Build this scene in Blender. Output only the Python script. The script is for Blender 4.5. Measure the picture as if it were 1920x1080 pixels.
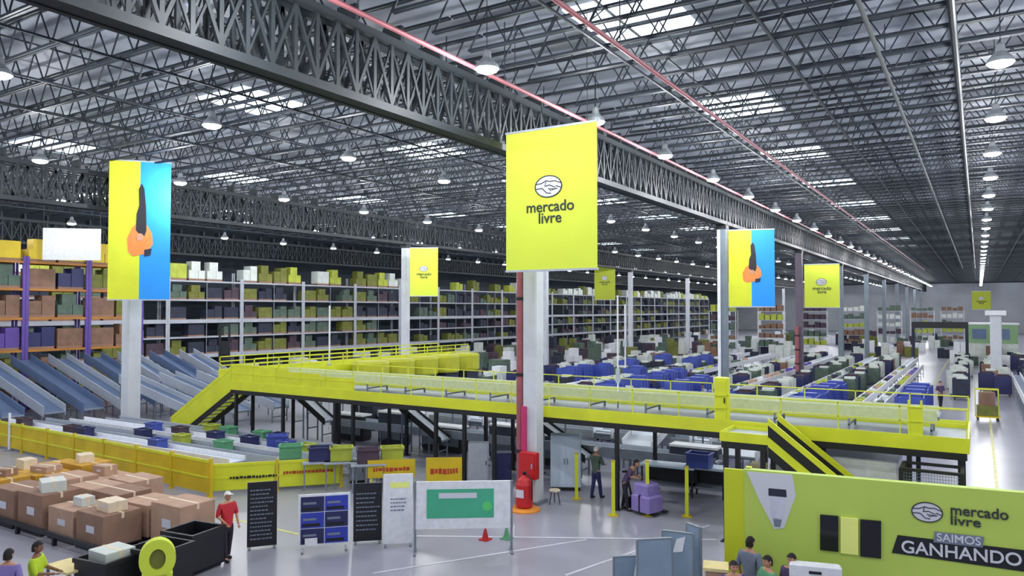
import bpy, math, random
from mathutils import Vector, Matrix
random.seed(7)
for o in list(bpy.data.objects): bpy.data.objects.remove(o)
S = bpy.context.scene
col = S.collection
R = math.radians
# ---------------------------------------------------------------- camera
CAM = Vector((0, 0, 6.4)); YAW = R(32.0); PITCH = R(1.64); F = 1400.0
cd = bpy.data.cameras.new('camera'); cam = bpy.data.objects.new('camera', cd); col.objects.link(cam)
cd.sensor_width = 36; cd.lens = 36 * F / 1920; cd.clip_end = 600
cam.location = CAM; cam.rotation_euler = (R(90) + PITCH, 0, YAW)
S.camera = cam
MC = Matrix.Rotation(YAW, 3, 'Z') @ Matrix.Rotation(R(90) + PITCH, 3, 'X')
def ray(u, v): return MC @ Vector(((u - 960) / F, -(v - 540) / F, -1))
def at(u, v, z=0.0):
    r = ray(u, v); t = (z - CAM.z) / r.z; return CAM + r * t
def atd(u, v, d): return CAM + ray(u, v) * d
# ---------------------------------------------------------------- world and exposure
W = bpy.data.worlds.new('world'); S.world = W; W.use_nodes = True
W.node_tree.nodes['Background'].inputs[0].default_value = (.80, .88, 1, 1)
W.node_tree.nodes['Background'].inputs[1].default_value = 0.6
S.view_settings.view_transform = 'Standard'; S.view_settings.look = 'None'
S.view_settings.exposure = 0.12; S.view_settings.gamma = 1; S.view_settings.use_curve_mapping = False
LAMP_W = 540.0
SKY_E = 2.6
# ---------------------------------------------------------------- materials
MT = {}
def mat(name, c, rough=.55, metal=0, var=.08, scale=6, emit=0, alpha=1, bump=0, coord='Object'):
    if name in MT: return MT[name]
    m = bpy.data.materials.new(name); m.use_nodes = True; nt = m.node_tree; b = nt.nodes['Principled BSDF']
    c = tuple(((x / 255) / 12.92 if x / 255 <= .04045 else ((x / 255 + .055) / 1.055) ** 2.4) for x in c)
    b.inputs['Roughness'].default_value = rough; b.inputs['Metallic'].default_value = metal
    tc = nt.nodes.new('ShaderNodeTexCoord'); nz = nt.nodes.new('ShaderNodeTexNoise'); nz.inputs['Scale'].default_value = scale
    nz.inputs['Detail'].default_value = 4
    nt.links.new(tc.outputs[coord], nz.inputs['Vector'])
    rp = nt.nodes.new('ShaderNodeValToRGB')
    rp.color_ramp.elements[0].position = .3; rp.color_ramp.elements[1].position = .7
    rp.color_ramp.elements[0].color = tuple(x * (1 - var) for x in c) + (1,)
    rp.color_ramp.elements[1].color = tuple(min(1, x * (1 + var)) for x in c) + (1,)
    nt.links.new(nz.outputs['Fac'], rp.inputs['Fac']); nt.links.new(rp.outputs['Color'], b.inputs['Base Color'])
    if emit:
        nt.links.new(rp.outputs['Color'], b.inputs['Emission Color']); b.inputs['Emission Strength'].default_value = emit
    if bump:
        bp = nt.nodes.new('ShaderNodeBump'); bp.inputs['Strength'].default_value = bump
        nt.links.new(nz.outputs['Fac'], bp.inputs['Height']); nt.links.new(bp.outputs['Normal'], b.inputs['Normal'])
    MT[name] = m; return m
M_floor = mat('floor_concrete', (160, 160, 174), .28, 0, .10, .35, bump=.0)
M_deck = mat('roof_deck', (138, 145, 157), .6, 0, .12, .25)
M_steel = mat('joist_steel', (34, 42, 52), .55, .1, .15, 2)
M_gird = mat('girder_steel', (26, 34, 40), .6, .1, .2, 2)
M_sky = mat('skylight_panel', (225, 238, 255), .4, 0, .12, .6, emit=SKY_E)
M_lens = mat('lamp_lens', (255, 255, 255), .4, 0, 0, 1, emit=14)
M_house = mat('lamp_housing', (180, 185, 190), .4, .5)
M_white = mat('white_paint', (232, 234, 240), .45)
M_colw = mat('column_white', (208, 212, 220), .6, 0, .08, 1.5)
M_colg = mat('column_grey', (120, 132, 142), .6, 0, .1, 1.5)
M_cold = mat('column_plum', (104, 92, 108), .6, 0, .1, 1.5)
M_red = mat('red_paint', (196, 34, 40), .4)
M_pipe = mat('pipe_red', (160, 90, 98), .5, 0, .15, 3)
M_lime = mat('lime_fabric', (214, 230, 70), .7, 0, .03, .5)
M_limed = mat('lime_fabric_dark', (172, 184, 50), .7, 0, .08, .5)  # darker version of the lime fabric, for the far banners
M_blue = mat('sky_blue_print', (40, 150, 240), .7, 0, .05, 1)
M_yprint = mat('yellow_print', (214, 222, 50), .7, 0, .06, 1)
M_dark = mat('near_black', (22, 24, 32), .5)
M_ink = mat('logo_ink', (52, 54, 60), .7, 0, .02, 1)
M_orange = mat('orange_print', (236, 138, 70), .7, 0, .12, 3)
M_skin = mat('skin', (196, 146, 118), .55, 0, .05, 8)
M_skinb = mat('skin_brown', (136, 92, 70), .55, 0, .05, 8)
M_yel = mat('yellow_paint', (218, 224, 48), .45, 0, .08, 1.2)
M_yelo = mat('amber_panel', (212, 184, 24), .5, 0, .14, 1.0)
M_black = mat('black_steel', (26, 26, 30), .5)
M_belt = mat('pale_belt', (214, 222, 236), .35, 0, .06, 1)
M_beltg = mat('grey_belt', (120, 128, 146), .45, 0, .1, 1)
M_grey = mat('grey_metal', (130, 138, 150), .45, .2)
M_lgrey = mat('light_grey_metal', (176, 184, 196), .45, .1)
M_slide = mat('blue_grey_slide', (96, 116, 150), .4, .1, .12, 1)
M_bluep = mat('blue_plastic', (62, 80, 166), .45, 0, .1, 2)
M_navy = mat('navy_plastic', (38, 42, 92), .5, 0, .12, 2)
M_purp = mat('purple_paint', (92, 66, 150), .5, 0, .12, 2)
M_card = mat('cardboard', (184, 150, 128), .8, 0, .12, 2.5)
M_cardd = mat('cardboard_dark', (146, 114, 96), .8, 0, .12, 2.5)
M_tape = mat('packing_tape', (232, 214, 186), .4)
M_olive = mat('olive_load', (112, 116, 50), .75, 0, .25, 2)
M_sage = mat('sage_load', (84, 102, 90), .75, 0, .25, 2)
M_slate = mat('slate_load', (42, 48, 66), .75, 0, .25, 2)
M_plum = mat('plum_load', (74, 58, 72), .75, 0, .25, 2)
M_pale = mat('pale_wrap', (206, 212, 206), .4, 0, .12, 2)
M_limeload = mat('lime_load', (172, 182, 66), .7, 0, .2, 2)
M_brown = mat('brown_load', (128, 98, 80), .75, 0, .2, 2)
M_rack = mat('rack_steel', (176, 180, 190), .5, .1, .1, 1)
M_orack = mat('orange_beam', (176, 116, 40), .5, 0, .15, 1)
M_booth = mat('booth_green', (190, 214, 96), .6, 0, .05, .5)
M_boothy = mat('booth_yellow', (206, 216, 40), .6, 0, .04, .5)
M_green = mat('poster_green', (74, 178, 140), .5, 0, .06, 2)
M_plb = mat('poster_blue', (50, 66, 176), .5, 0, .1, 3)
M_txt = mat('white_print', (214, 216, 226), .6, 0, .02, 1)
M_gtxt = mat('grey_print', (120, 130, 150), .6, 0, .05, 1)
M_rtxt = mat('red_print', (178, 60, 30), .6, 0, .05, 1)
M_glass = mat('dark_screen', (12, 12, 26), .15)
M_ylight = mat('pale_yellow_print', (244, 250, 140), .6, 0, .02, 1)
M_wall = mat('wall_cladding', (70, 80, 92), .7, 0, .15, .3)
M_wallf = mat('far_wall', (190, 194, 202), .7, 0, .12, .2)
M_cab = mat('pale_blue_cabinet', (206, 222, 238), .45, 0, .06, 1.5)
M_shirt_r = mat('red_shirt', (200, 46, 56), .8); M_shirt_g = mat('hi_vis_green', (190, 220, 40), .7)
M_shirt_p = mat('lilac_shirt', (140, 124, 190), .8); M_shirt_b = mat('blue_shirt', (50, 60, 150), .8)
M_shirt_m = mat('green_shirt', (96, 160, 120), .8); M_shirt_k = mat('plum_shirt', (80, 64, 100), .8)
M_trou = mat('dark_trousers', (40, 36, 52), .8); M_shoe = mat('dark_shoes', (28, 30, 40), .6)
M_hair = mat('dark_hair', (30, 24, 24), .8, 0, .2, 20); M_cap = mat('white_cap', (236, 232, 224), .7)
M_orangep = mat('orange_paint', (236, 150, 60), .5)
M_screen = mat('screen_fabric', (136, 156, 176), .8, 0, .08, 2)
M_beige = mat('beige_top', (232, 214, 150), .6)
M_line = mat('yellow_floor_paint', (200, 196, 120), .4, 0, .2, 3)
M_lineW = mat('white_floor_paint', (214, 214, 224), .35, 0, .1, 3)
# ---------------------------------------------------------------- mesh helpers
class MB:
    def __init__(s): s.v = []; s.f = []; s.mi = []; s.m = 0
    def _add(s, vs, fs):
        n = len(s.v); s.v += [tuple(p) for p in vs]; s.f += [tuple(i + n for i in f) for f in fs]; s.mi += [s.m] * len(fs); return s
    def box(s, x0, x1, y0, y1, z0, z1):
        return s._add([(x0,y0,z0),(x1,y0,z0),(x1,y1,z0),(x0,y1,z0),(x0,y0,z1),(x1,y0,z1),(x1,y1,z1),(x0,y1,z1)],
                      [(0,3,2,1),(4,5,6,7),(0,1,5,4),(1,2,6,5),(2,3,7,6),(3,0,4,7)])
    def cbox(s, x, y, z, a, b, c): return s.box(x-a/2, x+a/2, y-b/2, y+b/2, z, z+c)
    def bbox(s, x0, x1, y0, y1, z0, z1, r=.02):      # box with bevelled vertical edges and top edge
        pts = [(x0+r,y0),(x1-r,y0),(x1,y0+r),(x1,y1-r),(x1-r,y1),(x0+r,y1),(x0,y1-r),(x0,y0+r)]
        top = [(x0+2*r,y0+r),(x1-2*r,y0+r),(x1-r,y0+2*r),(x1-r,y1-2*r),(x1-2*r,y1-r),(x0+2*r,y1-r),(x0+r,y1-2*r),(x0+r,y0+2*r)]
        vs = [(x,y,z0) for x,y in pts]+[(x,y,z1-r) for x,y in pts]+[(x,y,z1) for x,y in top]
        fs = [tuple(range(7,-1,-1)), tuple(range(16,24))]
        for k in range(8):
            j=(k+1)%8; fs += [(k,j,j+8,k+8),(k+8,j+8,j+16,k+16)]
        return s._add(vs, fs)
    def bar(s, a, b, w, h=None):
        h = h or w; a = Vector(a); b = Vector(b); d = (b-a).normalized()
        up = Vector((0,0,1)) if abs(d.z) < .95 else Vector((0,1,0))
        x = d.cross(up).normalized()*w/2; y = x.cross(d).normalized()*h/2
        return s._add([a-x-y,a+x-y,a+x+y,a-x+y,b-x-y,b+x-y,b+x+y,b-x+y],[(0,1,2,3),(7,6,5,4),(0,4,5,1),(1,5,6,2),(2,6,7,3),(3,7,4,0)])
    def tube(s, a, b, r, n=10, r2=None):
        r2 = r if r2 is None else r2
        a = Vector(a); b = Vector(b); d = (b-a).normalized()
        up = Vector((0,0,1)) if abs(d.z) < .95 else Vector((0,1,0))
        x = d.cross(up).normalized(); y = x.cross(d).normalized()
        vs = []
        for p, q in ((a,r),(b,r2)):
            for k in range(n):
                t = 2*math.pi*k/n; vs.append(p + x*math.cos(t)*q + y*math.sin(t)*q)
        fs = [(k,(k+1)%n,(k+1)%n+n,k+n) for k in range(n)] + [tuple(range(n-1,-1,-1)), tuple(range(n,2*n))]
        return s._add(vs, fs)
    def lathe(s, prof, n=16, c=(0,0,0)):
        vs = []; fs = []
        for r, z in prof:
            for k in range(n):
                t = 2*math.pi*k/n; vs.append((c[0]+r*math.cos(t), c[1]+r*math.sin(t), c[2]+z))
        for i in range(len(prof)-1):
            for k in range(n):
                j=(k+1)%n; fs.append((i*n+k,i*n+j,(i+1)*n+j,(i+1)*n+k))
        fs += [tuple(range(n-1,-1,-1)), tuple(range((len(prof)-1)*n, len(prof)*n))]
        return s._add(vs, fs)
    def prism(s, pts, y0, y1):                        # outline in XZ, extruded along Y
        n=len(pts); vs=[(x,y0,z) for x,z in pts]+[(x,y1,z) for x,z in pts]
        fs=[tuple(range(n)), tuple(range(2*n-1,n-1,-1))]+[(k,k+n,(k+1)%n+n,(k+1)%n) for k in range(n)]
        return s._add(vs, fs)
    def mesh(s, name, m):
        me = bpy.data.meshes.new(name); me.from_pydata(s.v, [], s.f)
        for x in (m if isinstance(m, (list,tuple)) else [m]): me.materials.append(x)
        if any(s.mi): me.polygons.foreach_set('material_index', s.mi)
        me.update(); return me
    def build(s, name, m, parent=None, loc=None, rz=0):
        o = bpy.data.objects.new(name, s.mesh(name, m)); col.objects.link(o)
        if parent: o.parent = parent
        if loc is not None: o.location = loc
        if rz: o.rotation_euler.z = rz
        return o
def B(*a): return MB().box(*a)
def tag(o, label=None, cat=None, group=None, kind=None):
    if label: o['label'] = label
    if cat: o['category'] = cat
    if group: o['group'] = group
    if kind: o['kind'] = kind
    return o
def thing(name, loc, rz, label, cat, group=None):
    o = bpy.data.objects.new(name, None); col.objects.link(o); o.location = loc; o.rotation_euler.z = rz
    o.empty_display_size = .2
    return tag(o, label, cat, group)
def copy_tree(o, parent=None):
    c = o.copy(); col.objects.link(c)
    if parent: c.parent = parent
    for ch in [x for x in ALLC.get(o.name, [])] if False else list(o.children): copy_tree(ch, c)
    return c
def dup(o, loc, rz=0, label=None, group=None):
    c = copy_tree(o); c.location = loc; c.rotation_euler.z = rz
    if label: c['label'] = label
    if group: c['group'] = group
    return c
def struct(name, mb, m): return tag(mb.build(name, m), kind='structure')
def text(body, size, m, parent, loc, rot, name='lettering', depth=.008, shear=0, bold=0, sx=1, align='CENTER'):
    cu = bpy.data.curves.new(name, 'FONT'); cu.body = body; cu.size = size; cu.extrude = depth; cu.align_x = align; cu.align_y = 'CENTER'
    cu.shear = shear; cu.offset = bold; cu.materials.append(m)
    o = bpy.data.objects.new(name, cu); col.objects.link(o); o.parent = parent; o.location = loc; o.rotation_euler = rot; o.scale = (sx,1,1)
    me = bpy.data.meshes.new_from_object(o); w = bpy.data.objects.new(name, me); col.objects.link(w); w.parent = parent; w.location = loc; w.rotation_euler = rot; w.scale = (sx,1,1)
    bpy.data.objects.remove(o); return w
# ================================================================ STRUCTURE
XL, XR, YN, YF = -70.0, 36.0, -14.0, 245.0
ZD = 15.1
struct('floor', B(XL, XR, YN, YF, -.2, 0), M_floor)
struct('ceiling', B(XL, XR, YN, YF, ZD, ZD+.15), M_deck)
struct('wall_left', B(XL-.3, XL, YN, YF, 0, ZD), M_wall)
struct('wall_right', B(XR, XR+.3, YN, YF, 0, ZD), M_wallf)
struct('wall_back', B(XL, XR, YF, YF+.3, 0, ZD), M_wallf)
n = 0
for xs in (-8.6, -25.6, -41.5, -57.4, 7.4, 23):
    for k in range(20):
        y = 20.6 + 11.6 * k
        if k > 0 and (xs < -50 and k > 12): continue
        n += 1
        struct('window_%d' % n, B(xs-1.5, xs+1.5, y-1.7, y+1.7, ZD-.06, ZD-.003), M_sky)
# floor paint
for i, (a, b, w, m) in enumerate([(at(760,1005), at(1345,1012), .1, M_lineW), (at(1100,1012), at(700,1075), .08, M_lineW),
        (at(1330,985), at(1060,1079), .08, M_lineW)]):
    a.z = b.z = .006; struct('trim_%d' % (i+1), MB().bar(a, b, w, .004), m)
struct('trim_4', B(.4, .52, 18, 150, .002, .008), M_line)
struct('trim_5', B(-3.4, -3.28, 26, 150, .002, .008), M_line)
struct('trim_6', B(-26.5, -15, 14.9, 15.02, .002, .008), M_line)
# ================================================================ ROOF STEEL
GX = [-61.0, -36.9, -12.6, 11.7, 36.0]
JB, JT = 13.6, 14.75
def joist_mesh(L, parts):
    t = MB(); b = MB(); w = MB()
    for dy in (-.05, .05):
        t.box(0, L, dy-.03, dy+.03, JT-.07, JT); b.box(.6, L-.6, dy-.03, dy+.03, JB, JB+.07)
    x = .6; up = False; st = .62
    while x + st <= L - .5:
        z0, z1 = (JB+.05, JT-.05) if not up else (JT-.05, JB+.05)
        w.bar((x,0,z0), (x+st,0,z1), .035); x += st; up = not up
    if parts: return t, b, w
    a = MB()
    for q in (t, b, w): a._add(q.v, q.f)
    return a
bays = [(-61.0, 'above the left storage racks'), (-36.9, 'above the left belts, left of the long dark girder'),
        (-12.6, 'above the middle aisle, right of the long dark girder')]
mesh_cache = {}
SP = 1.62
ny = 0
farmb = MB()
protoj = {}
L = 24.2
def joist(x, y, lab, grp, parts):
    if parts:
        if 'p' not in protoj:
            t, b, w = joist_mesh(L, True)
            protoj['p'] = [('top_chord', t.mesh('top_chord', M_steel)), ('bottom_chord', b.mesh('bottom_chord', M_steel)), ('web', w.mesh('web', M_steel))]
        r = thing('roof_joist', (x, y, 0), 0, lab, 'roof joist', grp)
        for nm, me in protoj['p']:
            o = bpy.data.objects.new(nm, me); col.objects.link(o); o.parent = r
    else:
        if 'm' not in protoj: protoj['m'] = joist_mesh(L, False).mesh('roof_joist', M_steel)
        o = bpy.data.objects.new('roof_joist', protoj['m']); col.objects.link(o); o.location = (x, y, 0)
        tag(o, lab, 'roof joist', grp)
cnt = 0
for bi, (bx, where) in enumerate(bays):
    k = 0; y = 4.0
    while y < 243:
        if y < 48:
            joist(bx, y, 'dark open-web steel roof joist ' + where, 'roof joists ' + where, True)
        elif y < 150:
            joist(bx, y, 'distant dark open-web roof joist ' + where, 'distant roof joists ' + where, False)
        else:
            for q in (0, 1):
                z = JB if q == 0 else JT-.07
                farmb.box(bx, bx+L, y-.08, y+.08, z, z+.07)
            xx = bx+.6; up = False
            while xx < bx+L-1.5:
                farmb.bar((xx, y, JB if not up else JT), (xx+1.2, y, JT if not up else JB), .04); xx += 1.2; up = not up
        y += SP
y = 20.0
while y < 243:
    farmb.box(11.7, 35.9, y-.08, y+.08, JB, JB+.07); farmb.box(11.7, 35.9, y-.08, y+.08, JT-.07, JT)
    xx = 12.3; up = False
    while xx < 34.5:
        farmb.bar((xx, y, JB if not up else JT), (xx+.9, y, JT if not up else JB), .04); xx += .9; up = not up
    y += SP
tag(farmb.build('far_roof_joist', M_steel), 'mass of dark open-web roof joists at the far end of the hall', 'roof joist', kind='stuff')
# bridging rods along Y
for bx in (-61.0, -36.9, -12.6):
    for j in range(1, 6):
        x = bx + L*j/6
        o = MB().box(x-.03, x+.03, 3, 240, JB-.06, JB).box(x-.03, x+.03, 3, 240, JT-.13, JT-.08)
        for q in range(90):
            yy = 4+q*SP
            o.bar((x, yy+.06, JB), (x, yy+SP-.06, JT-.1), .03)
        tag(o.build('joist_bridging', M_steel), 'thin dark bridging line ' + dict(bays)[bx], 'roof bracing', 'joist bridging lines ' + dict(bays)[bx])
# girders
GB, GT = 11.3, 13.2
def girder_parts(Lg):
    bc = MB(); tc = MB(); w = MB()
    for dx in (-.22, .22):
        bc.box(dx-.07, dx+.07, 0, Lg, GB, GB+.2); tc.box(dx-.07, dx+.07, 0, Lg, GT-.2, GT)
        n_ = int(Lg/.62); s_ = Lg/n_
        for i in range(n_):
            y0 = i*s_; w.box(dx-.04, dx+.04, y0-.05, y0+.05, GB+.2, GT-.2)
            a, b = ((y0, GB+.2), (y0+s_, GT-.2)) if i % 2 else ((y0, GT-.2), (y0+s_, GB+.2))
            w.bar((dx, a[0], a[1]), (dx, b[0], b[1]), .08); w.bar((dx, a[0], b[1]), (dx, b[0], a[1]), .05)
    for i in range(0, int(Lg/1.62)):
        tc.box(-.3, .3, i*1.62-.06, i*1.62+.06, GT, JB)
    bc.box(-.17, .17, 0, Lg, GB+.02, GB+.06)
    return bc, tc, w
gp = None
gname = {-61.0: 'over the left racks', -36.9: 'over the second column row on the left', -12.6: 'running over the central banner column'}
for gx in (-61.0, -36.9, -12.6):
    for k in range(-1, 10):
        y = 21.6 + 21.75*k
        if gp is None: gp = [a.mesh(nm, M_gird) for a, nm in zip(girder_parts(21.7), ('bottom_chord', 'top_chord', 'web'))]
        pos = 'nearest span' if k == -1 else ('second span' if k == 0 else 'span %s columns back' % ['', 'one', 'two', 'three', 'four', 'five', 'six', 'seven', 'eight', 'nine'][k])
        r = thing('girder_truss', (gx, y, 0), 0, 'lattice girder %s, %s' % (gname[gx], pos), 'girder', 'lattice girders')
        for me in gp:
            o = bpy.data.objects.new(me.name.split('.')[0], me); col.objects.link(o); o.parent = r
# sprinkler mains
for x, z, m, lab in ((-11.5, 12.95, M_pipe, 'red sprinkler main just right of the long dark girder'), (-7.9, 13.3, M_pipe, 'red sprinkler main further right under the joists'),
                     (-13.6, 12.6, M_lgrey, 'pale conduit left of the long dark girder'), (-2.2, 13.35, M_gird, 'dark cable tray line over the right aisle'), (-0.4, 13.35, M_gird, 'thin dark tray beside the lamp row')):
    r = thing('sprinkler_pipe' if m is M_pipe else 'conduit', (x, 0, z), 0, lab, 'pipe')
    MB().tube((0, 5, 0), (0, 148, 0), .06, 8).build('pipe', m, r)
    h = MB()
    for q in range(24): h.box(-.012, .012, 6+q*6-.012, 6+q*6+.012, 0, 14.7-z)
    h.build('hanger', M_steel, r)
# ================================================================ LAMPS
ld = bpy.data.lights.new('high_bay_light', 'POINT'); ld.shadow_soft_size = .22; ld.energy = LAMP_W; ld.color = (.95, .97, 1)
def lamp_proto():
    r = thing('high_bay_lamp', (0, 0, 0), 0, 'x', 'lamp')
    MB().lathe([(.05, .5), (.1, .45), (.12, .28), (.28, .1), (.31, 0), (.28, 0), (.28, .04), (.0, .06)], 20).build('housing', M_house, r)
    MB().lathe([(.27, .01), (.26, -.05), (.17, -.09), (.0, -.11)], 20).build('lens', M_lens, r)
    MB().tube((0, 0, .5), (0, 0, 2.62), .012, 6).build('cord', M_steel, r)
    return r
rows = [(.55, 'in the right row over the aisle'), (-10.5, 'in the row right of the long dark girder'), (-21.5, 'in the first row left of the long dark girder'),
        (-32.6, 'in the second row left of the long dark girder'), (-43.6, 'in the third row left of the long dark girder'), (-54.6, 'in the row over the left racks'), (11.6, 'in the row beyond the right aisle')]
lp = None
for rx, rl in rows:
    for k in range(-2, 34):
        y = 15.6 + 6.35*k
        if y < 2: continue
        if rx == 11.6 and y < 14: pass
        else:
            if lp is None: lp = lamp_proto(); o = lp; o.location = (rx, y, 12.5)
            else: o = dup(lp, (rx, y, 12.5))
            if k < 1: o['label'] = 'nearest glowing high bay lamps ' + rl
            else: o['label'] = 'glowing white round high bay lamp ' + rl
            o['group'] = ('near ' if k < 1 else '') + 'high bay lamps ' + rl
        if k % 2 == 0 or y < 60:
            l = bpy.data.objects.new('lamp_light', ld); col.objects.link(l); l.location = (rx, y, 12.1)
# ================================================================ COLUMNS
numw = ['nearest', 'second', 'third', 'fourth', 'fifth', 'sixth', 'seventh', 'eighth', 'ninth', 'tenth']
def column(x, y, w, m, lab, grp, base=M_colw):
    r = thing('column', (x, y, 0), 0, lab, 'column', grp)
    MB().bbox(-w/2, w/2, -w/2, w/2, 0, GB-.05, .04).build('shaft', m, r)
    MB().box(-w/2-.1, w/2+.1, -w/2-.1, w/2+.1, 0, .12).build('base_plate', M_grey, r)
    MB().box(-w/2-.03, w/2+.03, -w/2-.03, w/2+.03, GB-.25, GB-.03).build('capital', M_gird, r)
    return r
for k in range(10):
    m = [M_colw, M_colg, M_cold][k] if k < 3 else M_colg
    d = ['white square column carrying the big lime banner', 'grey-green square column beside the right yellow and blue poster', 'dark plum square column beside the right lime banner'][k] if k < 3 else '%s grey column of the central row, far back' % numw[k]
    column(-12.6, 21.5+21.8*k, .52, m, d, 'columns of the central row')
for k in range(8):
    column(-36.9, 22.2+21.6*k, .68 if k == 0 else .5, M_colw, 'white column under the left yellow and blue poster' if k == 0 else '%s pale column of the left row, counted from the camera' % numw[k], 'columns of the left row')
def pipe_run(x, y, z0, z1, r, m, lab, collars=True):
    t = thing('riser_pipe', (x, y, z0), 0, lab, 'pipe')
    MB().tube((0,0,0), (0,0,z1-z0), r, 12).build('pipe', m, t)
    if collars:
        c = MB()
        for q in range(4): zz = (z1-z0)*(.15+.23*q); c.tube((0,0,zz), (0,0,zz+.1), r*1.3, 12)
        c.build('collar', M_gird, t)
    return t
pipe_run(-13.02, 21.36, 0, GB-.3, .13, M_pipe, 'dusty red riser pipe left of the central white column')
pipe_run(-12.75, 21.15, 1.6, 3.2, .09, mat('magenta_paint', (200, 50, 110), .5), 'short magenta pipe length low on the central column', False)
pipe_run(-12.72, 42.93, 0, GB-.3, .09, M_white, 'thin white downpipe on the grey-green column', False)
pipe_run(-12.72, 64.6, 0, 5.0, .16, M_pipe, 'red riser pipe at the foot of the dark plum column')
for u, z0, z1, d in ((1158, 3.4, 6.9, 26.5), (1172, 3.0, 6.8, 60), (618, 2.6, 6.6, 40)):
    p = CAM + ray(u, 600)*d
    r = thing('cable_pole', (p.x, p.y, z0), 0, 'thin pale vertical cable pole %s' % {1158: 'right of the central column', 1172: 'behind the pole right of the central column', 618: 'in front of the left racks', 0: ''}[u], 'pole')
    MB().tube((0,0,-z0), (0,0,z1-z0), .03*d/27, 8).build('pole', M_white, r)
    MB().cbox(0, 0, .4, .12*d/27, .12*d/27, .5).build('socket_box', M_lgrey, r)
# ================================================================ BANNERS
def ell(rx, rz, n=28, cx=0, cz=0): return [(cx+rx*math.cos(2*math.pi*k/n), cz+rz*math.sin(2*math.pi*k/n)) for k in range(n)]
def ring(mb, rx, rz, w, y0, y1, cx=0, cz=0, n=32):
    for k in range(n):
        a, b = 2*math.pi*k/n, 2*math.pi*(k+1)/n
        p = [(cx+rx*math.cos(a), cz+rz*math.sin(a)), (cx+rx*math.cos(b), cz+rz*math.sin(b)), (cx+(rx-w)*math.cos(b), cz+(rz-w)*math.sin(b)), (cx+(rx-w)*math.cos(a), cz+(rz-w)*math.sin(a))]
        mb.prism(p[::-1], y0, y1)
def logo(parent, x, z, s, y=-.03):
    """oval hand-shake badge, s = half width; plus nothing else"""
    e = MB().prism(ell(s*.96, s*.68, 32, x, z), y, y+.015); b = e.build('logo_oval', M_txt, parent)
    r = MB(); ring(r, s, s*.72, s*.07, y-.008, y+.01, x, z)
    h = s*.06
    pts = [(-.93,.18),(-.5,.22),(-.15,.38),(.12,.3),(.45,.33),(.93,.15)]
    for a, c in zip(pts, pts[1:]): r.bar((x+a[0]*s, y-.002, z+a[1]*s), (x+c[0]*s, y-.002, z+c[1]*s), .012, h)
    for fx in (.05, .2, .35, .5): r.bar((x+(fx-.05)*s, y-.002, z+(-.1-fx*.2)*s), (x+(fx+.16)*s, y-.002, z+(-.32+fx*.3)*s), .012, h)
    for a, c in (((-.9,-.12),(-.45,-.1)), ((-.45,-.1),(-.12,-.42)), ((-.12,-.42),(.2,-.45)), ((.9,-.12),(.55,.0)), ((-.15,.36),(-.25,.02)), ((-.25,.02),(.1,.08)), ((.1,.08),(.5,-.1))):
        r.bar((x+a[0]*s, y-.002, z+a[1]*s), (x+c[0]*s, y-.002, z+c[1]*s), .012, h)
    r.build('logo_outline', M_ink, parent)
def lime_banner(c, w, h, rz, lab, m=M_lime, fancy=True, hangto=13.6, tsize=None):
    r = thing('hanging_banner', c, rz, lab, 'banner', 'lime banners with oval badge')
    MB().box(-w/2, w/2, -.015, .015, -h/2, h/2).build('fabric', m, r)
    MB().box(-w/2-.02, w/2+.02, -.04, .04, h/2, h/2+.06).build('rail', M_lgrey, r); MB().box(-w/2-.02, w/2+.02, -.04, .04, -h/2-.06, -h/2).build('rail', M_lgrey, r)
    for s in (-.4, .4): MB().tube((s*w, 0, h/2), (s*w, 0, 15.1-c[2]), .012, 6).build('cord', M_steel, r)
    k = w/3.5
    logo(r, -.05*k, .42*k, .53*k)
    text('mercado', .52*k*1.0, M_ink, r, (0, -.03, -.27*k), (R(90),0,0), bold=.004)
    text('livre', .52*k*1.0, M_ink, r, (0, -.03, -.66*k), (R(90),0,0), bold=.004)
    return r
lime_banner((-10.7, 19.25, 9.67), 3.06, 4.17, 0, 'big lime banner with oval handshake badge on the central column')
def dface(u): return YAW - math.atan((u-960)/F)   # rotation that turns a panel to the camera
lime_banner(tuple(atd(1541, 536, 63)), 2.75, 3.6, R(10), 'lime banner right of the dark plum column')
lime_banner(tuple(atd(795, 510, 55)), 2.05, 3.5, R(32), 'small lime banner left of the central column over the racks')
lime_banner(tuple(atd(1134, 526, 90)), 2.5, 4.6, R(28), 'darker lime banner just right of the big central banner', M_limed)
lime_banner(tuple(atd(1840, 563, 88)), 1.9, 2.1, R(4), 'small lime sign over the far end of the right aisle', M_limed)
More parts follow.
